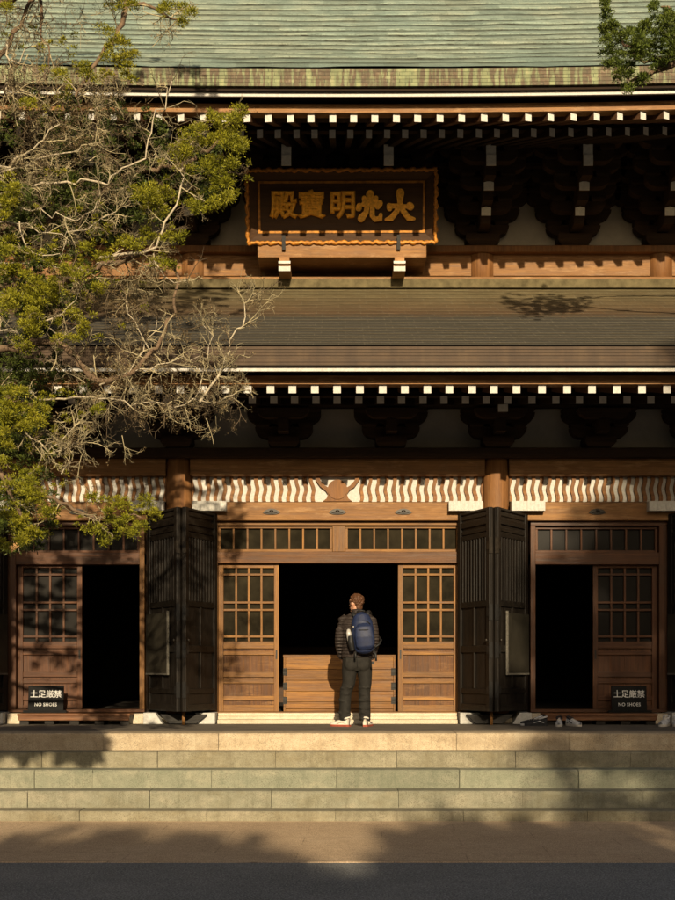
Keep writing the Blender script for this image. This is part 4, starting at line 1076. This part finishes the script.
# ------------------------------------------------------------------ trees
def leaf_mat(name, cols, trans=.25):
    m, t, b = base(name, .55, .3)
    v = coords(t); n = noise(t, v, 2.6, 4, .6)
    c = ramp(t, n, [(.3, cols[0]), (.5, cols[1]), (.7, cols[2])])
    c = vary(t, c, .35, 1.4); t.links.new(c, b.inputs['Base Color'])
    tr = node(t, 'ShaderNodeBsdfTranslucent'); t.links.new(c, tr.inputs[0])
    ms = node(t, 'ShaderNodeMixShader'); ms.inputs[0].default_value = trans
    out = t.nodes['Material Output']; t.links.new(b.outputs[0], ms.inputs[1]); t.links.new(tr.outputs[0], ms.inputs[2]); t.links.new(ms.outputs[0], out.inputs[0])
    return m
M['juniper'] = leaf_mat('juniper_foliage', [(.16, .17, .010), (.23, .225, .013), (.30, .27, .020)])
M['juniper_shade'] = leaf_mat('shaded_juniper_foliage', [(.04, .06, .010), (.065, .085, .013), (.085, .11, .018)], .15)  # darker copy of the foliage, the crown's inner shade put into its colour
M['conifer_leaf'] = leaf_mat('conifer_foliage', [(.05, .075, .009), (.075, .105, .012), (.11, .135, .016)], .2)
M['twig_brown'] = plain('brown_dead_twigs', (.11, .082, .05), .85, .5, 6., .2, bmp=0)
M['rust'] = leaf_mat('rusty_dead_foliage', [(.08, .055, .028), (.15, .105, .05), (.26, .20, .10)], .1)
M['bark'] = plain('brown_bark', (.14, .095, .06), .9, .4, 22., .2, bmp=.6)
M['deadbark'] = plain('bleached_dead_bark', (.40, .345, .25), .85, .35, 30., .2, bmp=.4)
M['twig'] = plain('pale_dead_twigs', (.34, .29, .175), .85, .6, 6., .2, bmp=0)
nr = np.random.default_rng(11)
class NP:          # fast collector for many small faces
    def __init__(s): s.v = []; s.f = []; s.n = 0; s.mi = []
    def quads(s, V, mi=0):       # V: (k,4,3)
        k = len(V); s.v.append(V.reshape(-1, 3)); s.f.append(np.arange(4*k).reshape(-1, 4)+s.n); s.n += 4*k; s.mi.append(np.full(k, mi))
    def tube(s, pts, rad, sides=4, mi=0):
        pts = np.asarray(pts, float); rad = np.asarray(rad, float); n = len(pts)
        d = np.gradient(pts, axis=0); d /= np.linalg.norm(d, axis=1)[:, None]+1e-9
        a = np.cross(d, (.31, .83, .47)); a /= np.linalg.norm(a, axis=1)[:, None]+1e-9; b = np.cross(d, a)
        an = np.arange(sides)*2*np.pi/sides
        ring = pts[:, None]+rad[:, None, None]*(a[:, None]*np.cos(an)[None, :, None]+b[:, None]*np.sin(an)[None, :, None])
        i = np.arange(n-1)[:, None]*sides; kk = np.arange(sides)[None]; k2 = (kk+1) % sides
        f = np.stack([i+kk, i+k2, i+sides+k2, i+sides+kk], -1).reshape(-1, 4)
        s.v.append(ring.reshape(-1, 3)); s.f.append(f+s.n); s.n += n*sides; s.mi.append(np.full(len(f), mi))
    def build(s, name, mats, parent, smooth=False, **props):
        V = np.concatenate(s.v)-np.array(rootloc(parent)) if parent is not None else np.concatenate(s.v)
        Fc = np.concatenate(s.f); me = bpy.data.meshes.new(name)
        me.vertices.add(len(V)); me.vertices.foreach_set('co', V.astype(np.float32).ravel())
        me.loops.add(Fc.size); me.loops.foreach_set('vertex_index', Fc.astype(np.int32).ravel())
        me.polygons.add(len(Fc)); me.polygons.foreach_set('loop_start', np.arange(0, Fc.size, 4, dtype=np.int32)); me.polygons.foreach_set('loop_total', np.full(len(Fc), 4, dtype=np.int32))
        for k in (mats if isinstance(mats, list) else [mats]): me.materials.append(M[k])
        me.polygons.foreach_set('material_index', np.concatenate(s.mi).astype(np.int32))
        if smooth: me.polygons.foreach_set('use_smooth', np.ones(len(Fc), bool))
        me.update(calc_edges=True)
        o = bpy.data.objects.new(name, me); C.objects.link(o)
        if parent is not None: o.parent = parent
        for k, v in props.items(): o[k] = v
        return o
def unit(v): return v/(np.linalg.norm(v, axis=-1, keepdims=True)+1e-9)
def tuft(q, c, rad, n, L, wd, up=.5, mi=0):
    # a rounded juniper spray: short blunt shoots radiating from inside an ellipsoid
    c = np.array(c); rad = np.array(rad)
    d = unit(nr.normal(size=(n, 3))+np.array([0, -.25, up])); p = c+d*rad*nr.uniform(.25, .95, (n, 1))
    g = unit(d+nr.normal(size=(n, 3))*.45+np.array([0, 0, .35])); ll = L*nr.uniform(.6, 1.3, (n, 1))
    sd = unit(np.cross(g, nr.normal(size=(n, 3))))*wd*nr.uniform(.7, 1.3, (n, 1))
    V = np.stack([p, p+g*ll*.55+sd, p+g*ll, p+g*ll*.55-sd], 1); q.quads(V, mi)
def twig(q, p, d, L, r, depth, curl=.5, mi=0, bits=None, droop=0.):
    n = max(4, int(L/.05)); pts = [p]; dd = unit(d); c = nr.normal(size=3)*curl
    for i in range(n):
        c = c*.8+nr.normal(size=3)*curl*.5; dd = unit(dd+c*.22+np.array([0, 0, -droop*.1])); pts.append(pts[-1]+dd*L/n)
    pts = np.array(pts); q.tube(pts, np.linspace(r, r*.45, len(pts)), 4 if r > .004 else 3, mi)
    if depth > 0:
        for k in range(nr.integers(3, 6)):
            i = nr.integers(1, len(pts)); b = unit(pts[min(i+1, len(pts)-1)]-pts[i-1])+nr.normal(size=3)*.75
            twig(q, pts[i], b, L*nr.uniform(.35, .65), r*.62, depth-1, curl*1.15, mi, bits, droop)
    elif bits is not None and nr.random() < .5:
        bits.append(pts[-1])
def limb_px(q, pl, r0, r1, mi=0, sides=7, wob=.02):
    # limb through (px, py, Y) points, resampled and roughened
    pts = np.array([tuple(P(*a)) for a in pl]); seg = np.r_[0, np.cumsum(np.linalg.norm(np.diff(pts, axis=0), axis=1))]
    n = max(6, int(seg[-1]/.07)); t = np.linspace(0, seg[-1], n)
    # smooth the corners
    o = np.stack([np.interp(t, seg, pts[:, i]) for i in range(3)], 1)
    for _ in range(2): o[1:-1] = (o[:-2]+2*o[1:-1]+o[2:])/4
    o += nr.normal(size=o.shape)*wob*np.linspace(0, 1, n)[:, None]*np.array([1, .6, 1])
    q.tube(o, np.linspace(r0, r1, n)*(1+nr.normal(size=n)*.08), sides, mi); return o
TY = 10.4
# x, y, height, crown radius
AVENUE = [(-14, -18, 9.4, 3.3), (-9, -18.5, 9.6, 3.3), (-4.3, -18, 9.3, 3.2), (.2, -18.4, 9.5, 3.2), (3.8, -18, 9.55, 2.8), (8.4, -18, 16.6, 4.1), (13.0, -18.4, 17., 4.3)]
AVLAB = ['round evergreen behind the viewer, farthest to the left in its row', 'round evergreen behind the viewer, second from the left in its row', 'round evergreen behind the viewer, third from the left in its row', 'round evergreen straight behind the viewer, in the middle of its row', 'round evergreen behind the viewer, just left of the tall ones', 'tall evergreen behind the viewer that shades the right hand bay', 'tallest evergreen behind the viewer, farthest to the right in its row']
jx = xp(-190, TY)
jun = thing('juniper_tree', 'old juniper on the left with bright green tufts and masses of bleached dead twigs', 'tree', (jx, TY, 0))
wood_ = NP()
tr_pts = [(-190, 870, TY), (-190, 700, TY), (-170, 500, TY), (-160, 300, TY+.1), (-110, 120, TY+.1), (-60, -40, TY+.1), (0, -200, TY+.2), (50, -330, TY+.3)]
limb_px(wood_, tr_pts, .34, .10, 0, 12, .015)
LIVE = [   # bark-brown living limbs
    ([(-85, 40, 10.5), (60, -25, 10.4), (126, -12, 10.3), (129, 14, 10.3), (117, 38, 10.25), (99, 62, 10.2), (84, 84, 10.1), (72, 96, 10.1)], .05, .010),
    ([(-110, 120, 10.5), (0, 60, 10.6), (38, -10, 10.6), (44, 30, 10.55), (50, 60, 10.5), (46, 80, 10.5)], .032, .005),
    ([(126, 5, 10.3), (145, 3, 10.3), (162, 10, 10.2), (178, 22, 10.2), (187, 24, 10.15)], .018, .005),
    ([(-155, 330, 10.5), (0, 350, 10.4), (60, 340, 10.3), (100, 385, 10.2), (135, 372, 10.1), (158, 345, 10.1), (174, 310, 10.1), (181, 285, 10.1), (176, 262, 10.1)], .045, .010),
    ([(-155, 300, 10.6), (20, 285, 10.4), (70, 283, 10.3), (105, 265, 10.2), (150, 252, 10.2), (163, 232, 10.15)], .045, .018),
    ([(-155, 480, 10.5), (-10, 470, 10.4), (35, 488, 10.3), (65, 505, 10.25), (86, 512, 10.2), (112, 522, 10.15), (140, 515, 10.1)], .035, .008),
    ([(-155, 440, 10.6), (-5, 455, 10.3), (15, 500, 10.2), (25, 520, 10.2)], .04, .015),
    ([(-155, 380, 10.6), (0, 395, 10.5), (25, 400, 10.4), (40, 420, 10.4)], .04, .012),
    ([(-155, 260, 10.8), (0, 265, 10.6), (40, 300, 10.5), (60, 320, 10.4), (82, 328, 10.3)], .035, .010),
    ([(-155, 200, 10.9), (30, 230, 11.0), (90, 200, 11.1), (140, 170, 11.1), (190, 165, 11.0), (222, 140, 10.9), (238, 112, 10.85)], .05, .010),
    ([(-25, -40, 10.5), (40, -160, 10.6), (120, -210, 10.6), (200, -200, 10.6)], .07, .02),
    ([(-40, 60, 10.5), (-20, -120, 10.9), (60, -260, 11.0), (150, -290, 11.)], .07, .02),
    ([(-160, 420, 10.5), (-220, 360, 10.6), (-290, 370, 10.8)], .06, .02),
]
DEAD = [   # bleached limbs, with how many twigs each carries
    ([(-60, 150, 10.6), (-10, 165, 10.3), (5, 172, 10.2), (28, 152, 10.2), (48, 135, 10.15), (66, 120, 10.1)], .022, .008, 16),
    ([(-40, 215, 10.6), (0, 195, 10.4), (30, 186, 10.3), (68, 181, 10.15), (95, 183, 10.1), (118, 177, 10.05), (137, 168, 10.0), (147, 150, 10.0), (153, 122, 10.0), (163, 100, 10.0), (172, 82, 10.)], .017, .006, 26),
    ([(100, 258, 10.2), (135, 252, 10.1), (154, 254, 10.05), (166, 225, 10.0), (175, 200, 10.0), (183, 178, 10.0), (189, 152, 10.0), (193, 132, 10.0)], .02, .006, 22),
    ([(154, 254, 10.05), (158, 268, 10.0), (170, 280, 10.0), (182, 284, 10.)], .010, .004, 6),
    ([(20, 222, 10.2), (22, 243, 10.1), (33, 255, 10.1), (52, 258, 10.1), (66, 252, 10.1), (74, 240, 10.1)], .009, .005, 4),
    ([(-60, 190, 10.6), (10, 205, 10.3), (40, 212, 10.2), (70, 220, 10.1), (88, 218, 10.1), (98, 200, 10.05), (104, 190, 10.)], .012, .005, 16),
    ([(-60, 215, 10.6), (20, 225, 10.3), (45, 233, 10.2), (70, 235, 10.1), (82, 226, 10.1), (100, 222, 10.1), (115, 215, 10.1)], .010, .005, 14),
    ([(40, 322, 10.2), (58, 318, 10.1), (72, 307, 10.1), (79, 297, 10.1), (84, 284, 10.)], .011, .004, 5),
    ([(46, 326, 10.2), (56, 333, 10.1), (66, 336, 10.1), (77, 330, 10.1)], .007, .004, 3),
    ([(-5, 330, 10.2), (15, 333, 10.1), (25, 340, 10.1)], .016, .008, 4),
    ([(40, 400, 10.5), (88, 396, 10.2), (130, 402, 10.1), (170, 406, 10.0), (200, 400, 10.0), (225, 398, 10.0), (238, 392, 10.)], .014, .005, 34),
    ([(200, 402, 10.0), (222, 372, 10.0), (232, 345, 10.0), (242, 320, 10.0), (257, 296, 10.)], .016, .006, 22),
    ([(195, 400, 10.0), (208, 372, 10.0), (209, 345, 10.0), (206, 325, 10.)], .008, .004, 12),
    ([(12, 424, 10.2), (28, 436, 10.15), (44, 446, 10.1), (55, 452, 10.1), (72, 432, 10.1), (80, 420, 10.1)], .011, .005, 12),
    ([(55, 452, 10.1), (76, 444, 10.1), (84, 450, 10.)], .007, .004, 8), ([(62, 474, 10.1), (70, 458, 10.1), (80, 440, 10.1)], .008, .004, 8),
    ([(100, 385, 10.2), (128, 372, 10.1), (160, 366, 10.1), (206, 355, 10.)], .010, .004, 14),
    ([(8, 40, 10.3), (6, 58, 10.2), (12, 70, 10.2), (25, 50, 10.2), (32, 47, 10.2)], .013, .007, 8),
    ([(5, 75, 10.2), (8, 95, 10.2), (20, 88, 10.15)], .012, .005, 10),
    ([(85, 84, 10.1), (100, 98, 10.1), (112, 103, 10.1), (120, 94, 10.)], .013, .005, 8),
    ([(90, 110, 10.1), (104, 108, 10.1), (98, 96, 10.1)], .008, .004, 6),
    ([(-10, 262, 10.6), (40, 265, 10.3), (70, 268, 10.2), (100, 262, 10.1), (124, 250, 10.1)], .012, .005, 10),
    ([(-10, 175, 10.4), (30, 165, 10.3), (60, 150, 10.2), (90, 150, 10.2), (100, 140, 10.1)], .014, .005, 18),
    ([(130, 372, 10.1), (150, 340, 10.1), (158, 320, 10.1)], .008, .004, 10), ([(150, 350, 10.1), (135, 325, 10.), (125, 305, 10.)], .008, .004, 10),
]
limbs = []
for pl, a, b in LIVE: limbs.append(limb_px(wood_, pl, a, b, 0, 8))
dl = []
tw = NP(); bits = []
for pl, a, b, n in DEAD:
    o = limb_px(wood_, pl, a*.72, b*.7, 1, 6, .028); dl.append((o, b, int(n*1.3)))
wood_.build('trunk', ['bark', 'deadbark'], jun, True)
for o, b, n in dl:
    for k in range(n):
        i = nr.integers(len(o)//4, len(o)); d = unit(o[min(i+1, len(o)-1)]-o[i-1])*.8+nr.normal(size=3)*np.array([.8, .5, .8])
        twig(tw, o[i], d, nr.uniform(.10, .25), nr.uniform(.003, .006), 2, .9, int(nr.random() < .3), bits)
for o in limbs[:10]:
    for k in range(7):
        i = nr.integers(len(o)//3, len(o)); d = nr.normal(size=3)
        twig(tw, o[i], d, nr.uniform(.15, .35), .006, 2, .55, 0, bits)
# regions of dense dead twigs: (px, py, rx, ry, count)
for cx, cy, rx, ry, n in ((25, 25, 32, 28, 26), (70, 20, 35, 20, 16), (35, 85, 35, 28, 34), (50, 130, 50, 26, 60), (85, 118, 30, 22, 26), (60, 160, 45, 22, 36), (40, 205, 40, 18, 30), (100, 225, 30, 20, 20), (155, 195, 14, 30, 12), (215, 190, 22, 30, 12),
                          (20, 60, 20, 40, 22), (110, 395, 40, 28, 34), (165, 392, 35, 24, 34), (215, 405, 26, 16, 26), (130, 350, 28, 28, 16), (90, 430, 40, 18, 10), (120, 290, 34, 18, 12), (60, 345, 30, 20, 10), (40, 380, 30, 20, 10)):
    for k in range(int(n*.8)):
        a = nr.uniform(0, 2*np.pi); q = math.sqrt(nr.random())
        p = np.array(P(cx+rx*q*math.cos(a), cy+ry*q*math.sin(a), nr.uniform(10.05, 11.0)))
        twig(tw, p, nr.normal(size=3)*np.array([1, .5, 1]), nr.uniform(.10, .24), nr.uniform(.0022, .0055), 2, .95, int(nr.random() < .6), bits)
tw.build('dead_twigs', ['twig', 'twig_brown'], jun)
fo = NP()
def pads(px, py, rx, ry, Y, dens=1., mi=0, sp=.35, L=.022, wd=.0038, cnt=130):
    n = max(3, int(rx*ry/19*dens))
    for k in range(n):
        a = nr.uniform(0, 2*np.pi); q = math.sqrt(nr.random())
        c = np.array(P(px+rx*q*math.cos(a), py+ry*q*math.sin(a), Y+nr.normal()*sp*.4)); r = nr.uniform(.030, .060)
        fz = nr.uniform(.7, 1.5); tuft(fo, c, (r*1.2, r, r*.8), cnt, L*fz, wd*nr.uniform(.8, 1.1), .6, mi)
PADS = [(240, 113, 9, 12), (226, 130, 18, 16), (200, 138, 15, 12), (185, 158, 16, 14), (236, 153, 11, 16), (216, 172, 17, 14), (222, 192, 16, 12), (205, 203, 16, 10), (150, 192, 18, 10), (163, 208, 12, 10),
        (155, 236, 12, 7), (130, 246, 14, 9), (164, 262, 11, 8), (175, 235, 8, 8), (103, 30, 7, 5), (116, 43, 12, 8), (116, 60, 12, 12), (82, 70, 12, 6), (62, 76, 9, 4), (103, 77, 9, 6), (22, 103, 13, 4), (130, 52, 6, 10), (128, 75, 7, 10),
        (5, 8, 9, 7), (118, 4, 18, 5), (165, 8, 20, 5), (188, 14, 7, 5), (184, 25, 5, 4), (10, 185, 10, 10), (5, 208, 8, 12), (15, 200, 10, 8), (12, 246, 12, 7), (35, 254, 9, 5), (60, 262, 11, 7), (15, 275, 14, 9), (85, 250, 7, 5),
        (100, 258, 8, 5), (76, 270, 14, 6), (45, 286, 18, 9), (20, 296, 14, 8), (30, 302, 18, 10), (10, 306, 12, 9), (35, 316, 12, 8), (24, 326, 9, 5), (40, 326, 7, 4), (81, 277, 13, 3), (95, 286, 6, 3), (72, 315, 6, 4), (84, 326, 6, 5),
        (62, 338, 8, 3), (79, 340, 9, 4), (50, 296, 7, 7), (24, 346, 9, 6), (45, 407, 6, 7), (10, 410, 13, 13), (22, 420, 18, 12), (38, 426, 10, 7), (5, 440, 9, 11), (10, 395, 17, 9), (5, 465, 7, 9), (15, 486, 14, 10), (30, 476, 8, 7),
        (30, 496, 15, 9), (45, 510, 10, 10), (15, 515, 16, 12), (40, 530, 9, 7), (20, 536, 13, 10), (5, 546, 7, 10), (95, 497, 5, 4), (110, 505, 9, 7), (126, 505, 7, 5), (114, 520, 10, 9), (100, 530, 5, 5), (107, 541, 4, 4), (130, 518, 9, 5),
        (146, 504, 9, 7), (151, 515, 7, 5), (140, 526, 7, 4), (130, 535, 4, 4), (98, 410, 4, 4), (28, 330, 10, 8)]
for a in PADS: pads(*a, 10.0, 1.45, 0)
for cx, cy, rx, ry, n in ((55, 250, 60, 90, 70), (30, 470, 40, 80, 50), (50, 60, 60, 50, 24), (205, 165, 45, 55, 40), (90, 300, 60, 40, 22), (120, 520, 45, 20, 22), (130, 230, 50, 30, 18), (60, 420, 40, 30, 16)):
    for k in range(n):
        a = nr.uniform(0, 6.283); q = math.sqrt(nr.random())
        tuft(fo, P(cx+rx*q*math.cos(a), cy+ry*q*math.sin(a), 10.1+abs(nr.normal())*.25), np.array((1.2, 1, .8))*nr.uniform(.015, .035), 50, nr.uniform(.018, .034), .004, .6, 0)
for a in ((110, 150, 60, 50), (60, 230, 60, 40), (100, 200, 50, 35), (30, 360, 40, 30), (30, 440, 30, 40), (20, 520, 30, 40), (40, 120, 50, 30), (195, 165, 30, 40), (60, 385, 40, 20), (150, 200, 30, 25), (40, 300, 40, 25), (25, 395, 25, 25)):
    pads(*a, 11.3, .6, 1, .8, .03, .006, 70)
for a in ((15, 230, 35, 60), (10, 330, 40, 50), (15, 420, 35, 40), (25, 500, 35, 40), (60, 200, 40, 30), (60, 280, 40, 30)):
    pads(*a, 10.55, .8, 1, .5, .026, .0048, 90)
for a in ((-130, 330, 80, 60), (-120, 200, 110, 100), (-150, 20, 80, 70), (60, -90, 110, 60), (140, -200, 110, 60), (0, -200, 110, 80), (120, -290, 90, 50), (20, -330, 80, 50)):
    pads(*a, 10.6, .2, 1, 1.6, .085, .016, 46)
fo.build('crown', ['juniper', 'juniper_shade'], jun)
rb = NP(); bits = np.array(bits); sel = nr.permutation(len(bits))[:2600]
for p in bits[sel]:
    tuft(rb, p, (.018, .018, .018), 7, .020, .003, 0, 0)
for cx, cy, rx, ry, n in ((92, 296, 9, 8, 20), (120, 305, 22, 18, 30), (130, 360, 30, 14, 40), (110, 378, 26, 10, 30), (60, 110, 40, 24, 50), (185, 330, 10, 14, 10), (80, 135, 30, 20, 40), (150, 405, 50, 16, 30), (70, 430, 20, 14, 8), (155, 270, 24, 10, 24)):
    for k in range(n): tuft(rb, P(cx+nr.normal()*rx*.6, cy+nr.normal()*ry*.6, 10.25+nr.normal()*.15), (.03, .03, .03), 16, .024, .0038, 0, 0)
rb.build('dead_foliage', 'rust', jun)
# the small wooden tag that hangs from its lowest bough
p = P(14, 547, 10.1)
tg = MB(); ca, sa = math.cos(R(38)), math.sin(R(38))
tg.prism([(-.04, -.024), (.04, -.024), (.04, .024), (-.04, .024)], lambda a, b, d: (p.x+a*ca-b*sa, p.y+d, p.z+a*sa+b*ca), 0, .012)
M['tagwood'] = plain('pale_tag_wood', (.40, .22, .08), .6, .25, 40.)
tgo = tag(tg.build('wooden_tag', 'tagwood', None, .003), 'small pale wooden tag dangling from the lowest left juniper bough', 'tag')
s_ = MB(); s_.tube([p+Vector((0, .006, .03)), p+Vector((.004, .006, .10)), p+Vector((0, .01, .2))], .002, 4); s_.build('string', 'twig', tgo)

# the conifer whose bough enters at the top right
rx_ = xp(1010, 13.3)
con = thing('conifer_tree', 'dense dark green conifer whose bough dips in at the top right corner', 'tree', (rx_, 13.3, 0))
wd_ = NP()
limb_px(wd_, [(1010, 860, 13.3), (1005, 500, 13.3), (1010, 200, 13.3), (1000, -100, 13.3), (990, -420, 13.3)], .26, .06, 0, 10, .01)
for pl in ([(1008, 190, 13.3), (860, 120, 13.3), (760, 90, 13.2), (690, 55, 13.1), (640, 62, 13.05), (612, 30, 13.0)], [(1005, 60, 13.3), (860, 20, 13.3), (760, 10, 13.2), (690, 20, 13.1), (660, 5, 13.1)], [(1000, -100, 13.3), (940, -160, 13.3), (880, -205, 13.3)], [(690, 55, 13.1), (650, 75, 13.1), (630, 82, 13.1)]):
    limb_px(wd_, pl, .05, .012, 0, 7)
wd_.build('trunk', 'bark', con, True)
fo = NP()
for a in ((605, 4, 1.5, 5), (606, 10, 2.5, 6), (606, 18, 3.5, 7), (607, 27, 5, 6), (612, 26, 5, 8), (607, 35, 6, 8), (618, 34, 7, 6), (612, 46, 9, 7), (628, 42, 9, 8), (606, 55, 6, 6), (620, 60, 12, 8), (632, 33, 4, 3), (640, 38, 6, 8), (642, 28, 3, 5), (650, 28, 5, 6), (646, 24, 2, 4), (655, 15, 3.5, 9), (654, 5, 2, 7), (662, 24, 7, 9), (672, 22, 8, 8), (668, 35, 14, 10), (650, 45, 16, 10), (640, 55, 14, 10), (665, 55, 12, 9), (608, 67, 5, 5), (618, 74, 6, 7), (625, 82, 4, 6),
          (630, 70, 10, 6), (643, 75, 6, 8), (655, 64, 8, 5), (672, 62, 8, 8), (667, 12, 3, 5), (690, 40, 20, 25), (630, 90, 3, 3), (642, 83, 3, 4)):
    pads(*a, 13.05, 2.0, 0, .5, .03, .0056, 110)
for a in ((930, 60, 60, 50), (960, -60, 60, 60), (980, -180, 60, 60), (880, -205, 55, 16), (990, -340, 60, 60), (970, 170, 60, 60), (1000, 300, 60, 50)):
    pads(*a, 13.3, .2, 0, 1.6, .085, .018, 46)
fo.build('crown', 'conifer_leaf', con)

# ------------------------------------------------------------------ trees of the avenue behind the viewer: they throw the shade in the foreground and over the right bay
def avenue_tree(x, y, h, r, label, n=260, zmin=.08, sz=(.35, .7), off=0.):
    t = thing('avenue_tree', label, 'tree', (x-off, y, 0), 'trees behind the viewer')
    q = NP(); q.tube(np.array([(x-off, y, -.1), (x+.1-off, y, h*.3), (x-off, y+.1, h*.6), (x-off*.2, y, h*.92)]), np.array([.35, .28, .2, .05]), 9)
    for k in range(9):
        z = h*nr.uniform(max(.3, zmin), .9); a = nr.uniform(0, 6.28); rr_ = r*(1.05-.5*z/h)
        q.tube(np.array([(x, y, z), (x+rr_*.5*math.cos(a), y+rr_*.5*math.sin(a), z+.3), (x+rr_*math.cos(a), y+rr_*math.sin(a), z+.5)]), np.array([.1, .06, .02])*min(1, h/8), 5)
    q.build('trunk', 'bark', t, True)
    f = NP()
    for k in range(n):
        zz = nr.uniform(zmin, 1.); a = nr.uniform(0, 6.28); e = r*math.sqrt(max(.03, 1-((zz-.42)/.6)**2)) if zz > .42 else r*(.85+.35*zz)
        rr_ = e*math.sqrt(nr.random())
        c = (x+rr_*math.cos(a), y+rr_*math.sin(a), h*zz*.97); s = nr.uniform(*sz)
        tuft(f, c, (s, s, s*.8), 40, .30, .10, .4)
    f.build('crown', 'conifer_leaf', t); return t
for i, (x, y, h, r) in enumerate(AVENUE):
    avenue_tree(x, y, h, r, AVLAB[i], 900 if h > 12 else 480)
avenue_tree(-2.75, 4., 4.7, 1.2, 'small spreading tree left of the viewer whose boughs dapple the left bay', 26, .84, (.06, .16), 2.2)
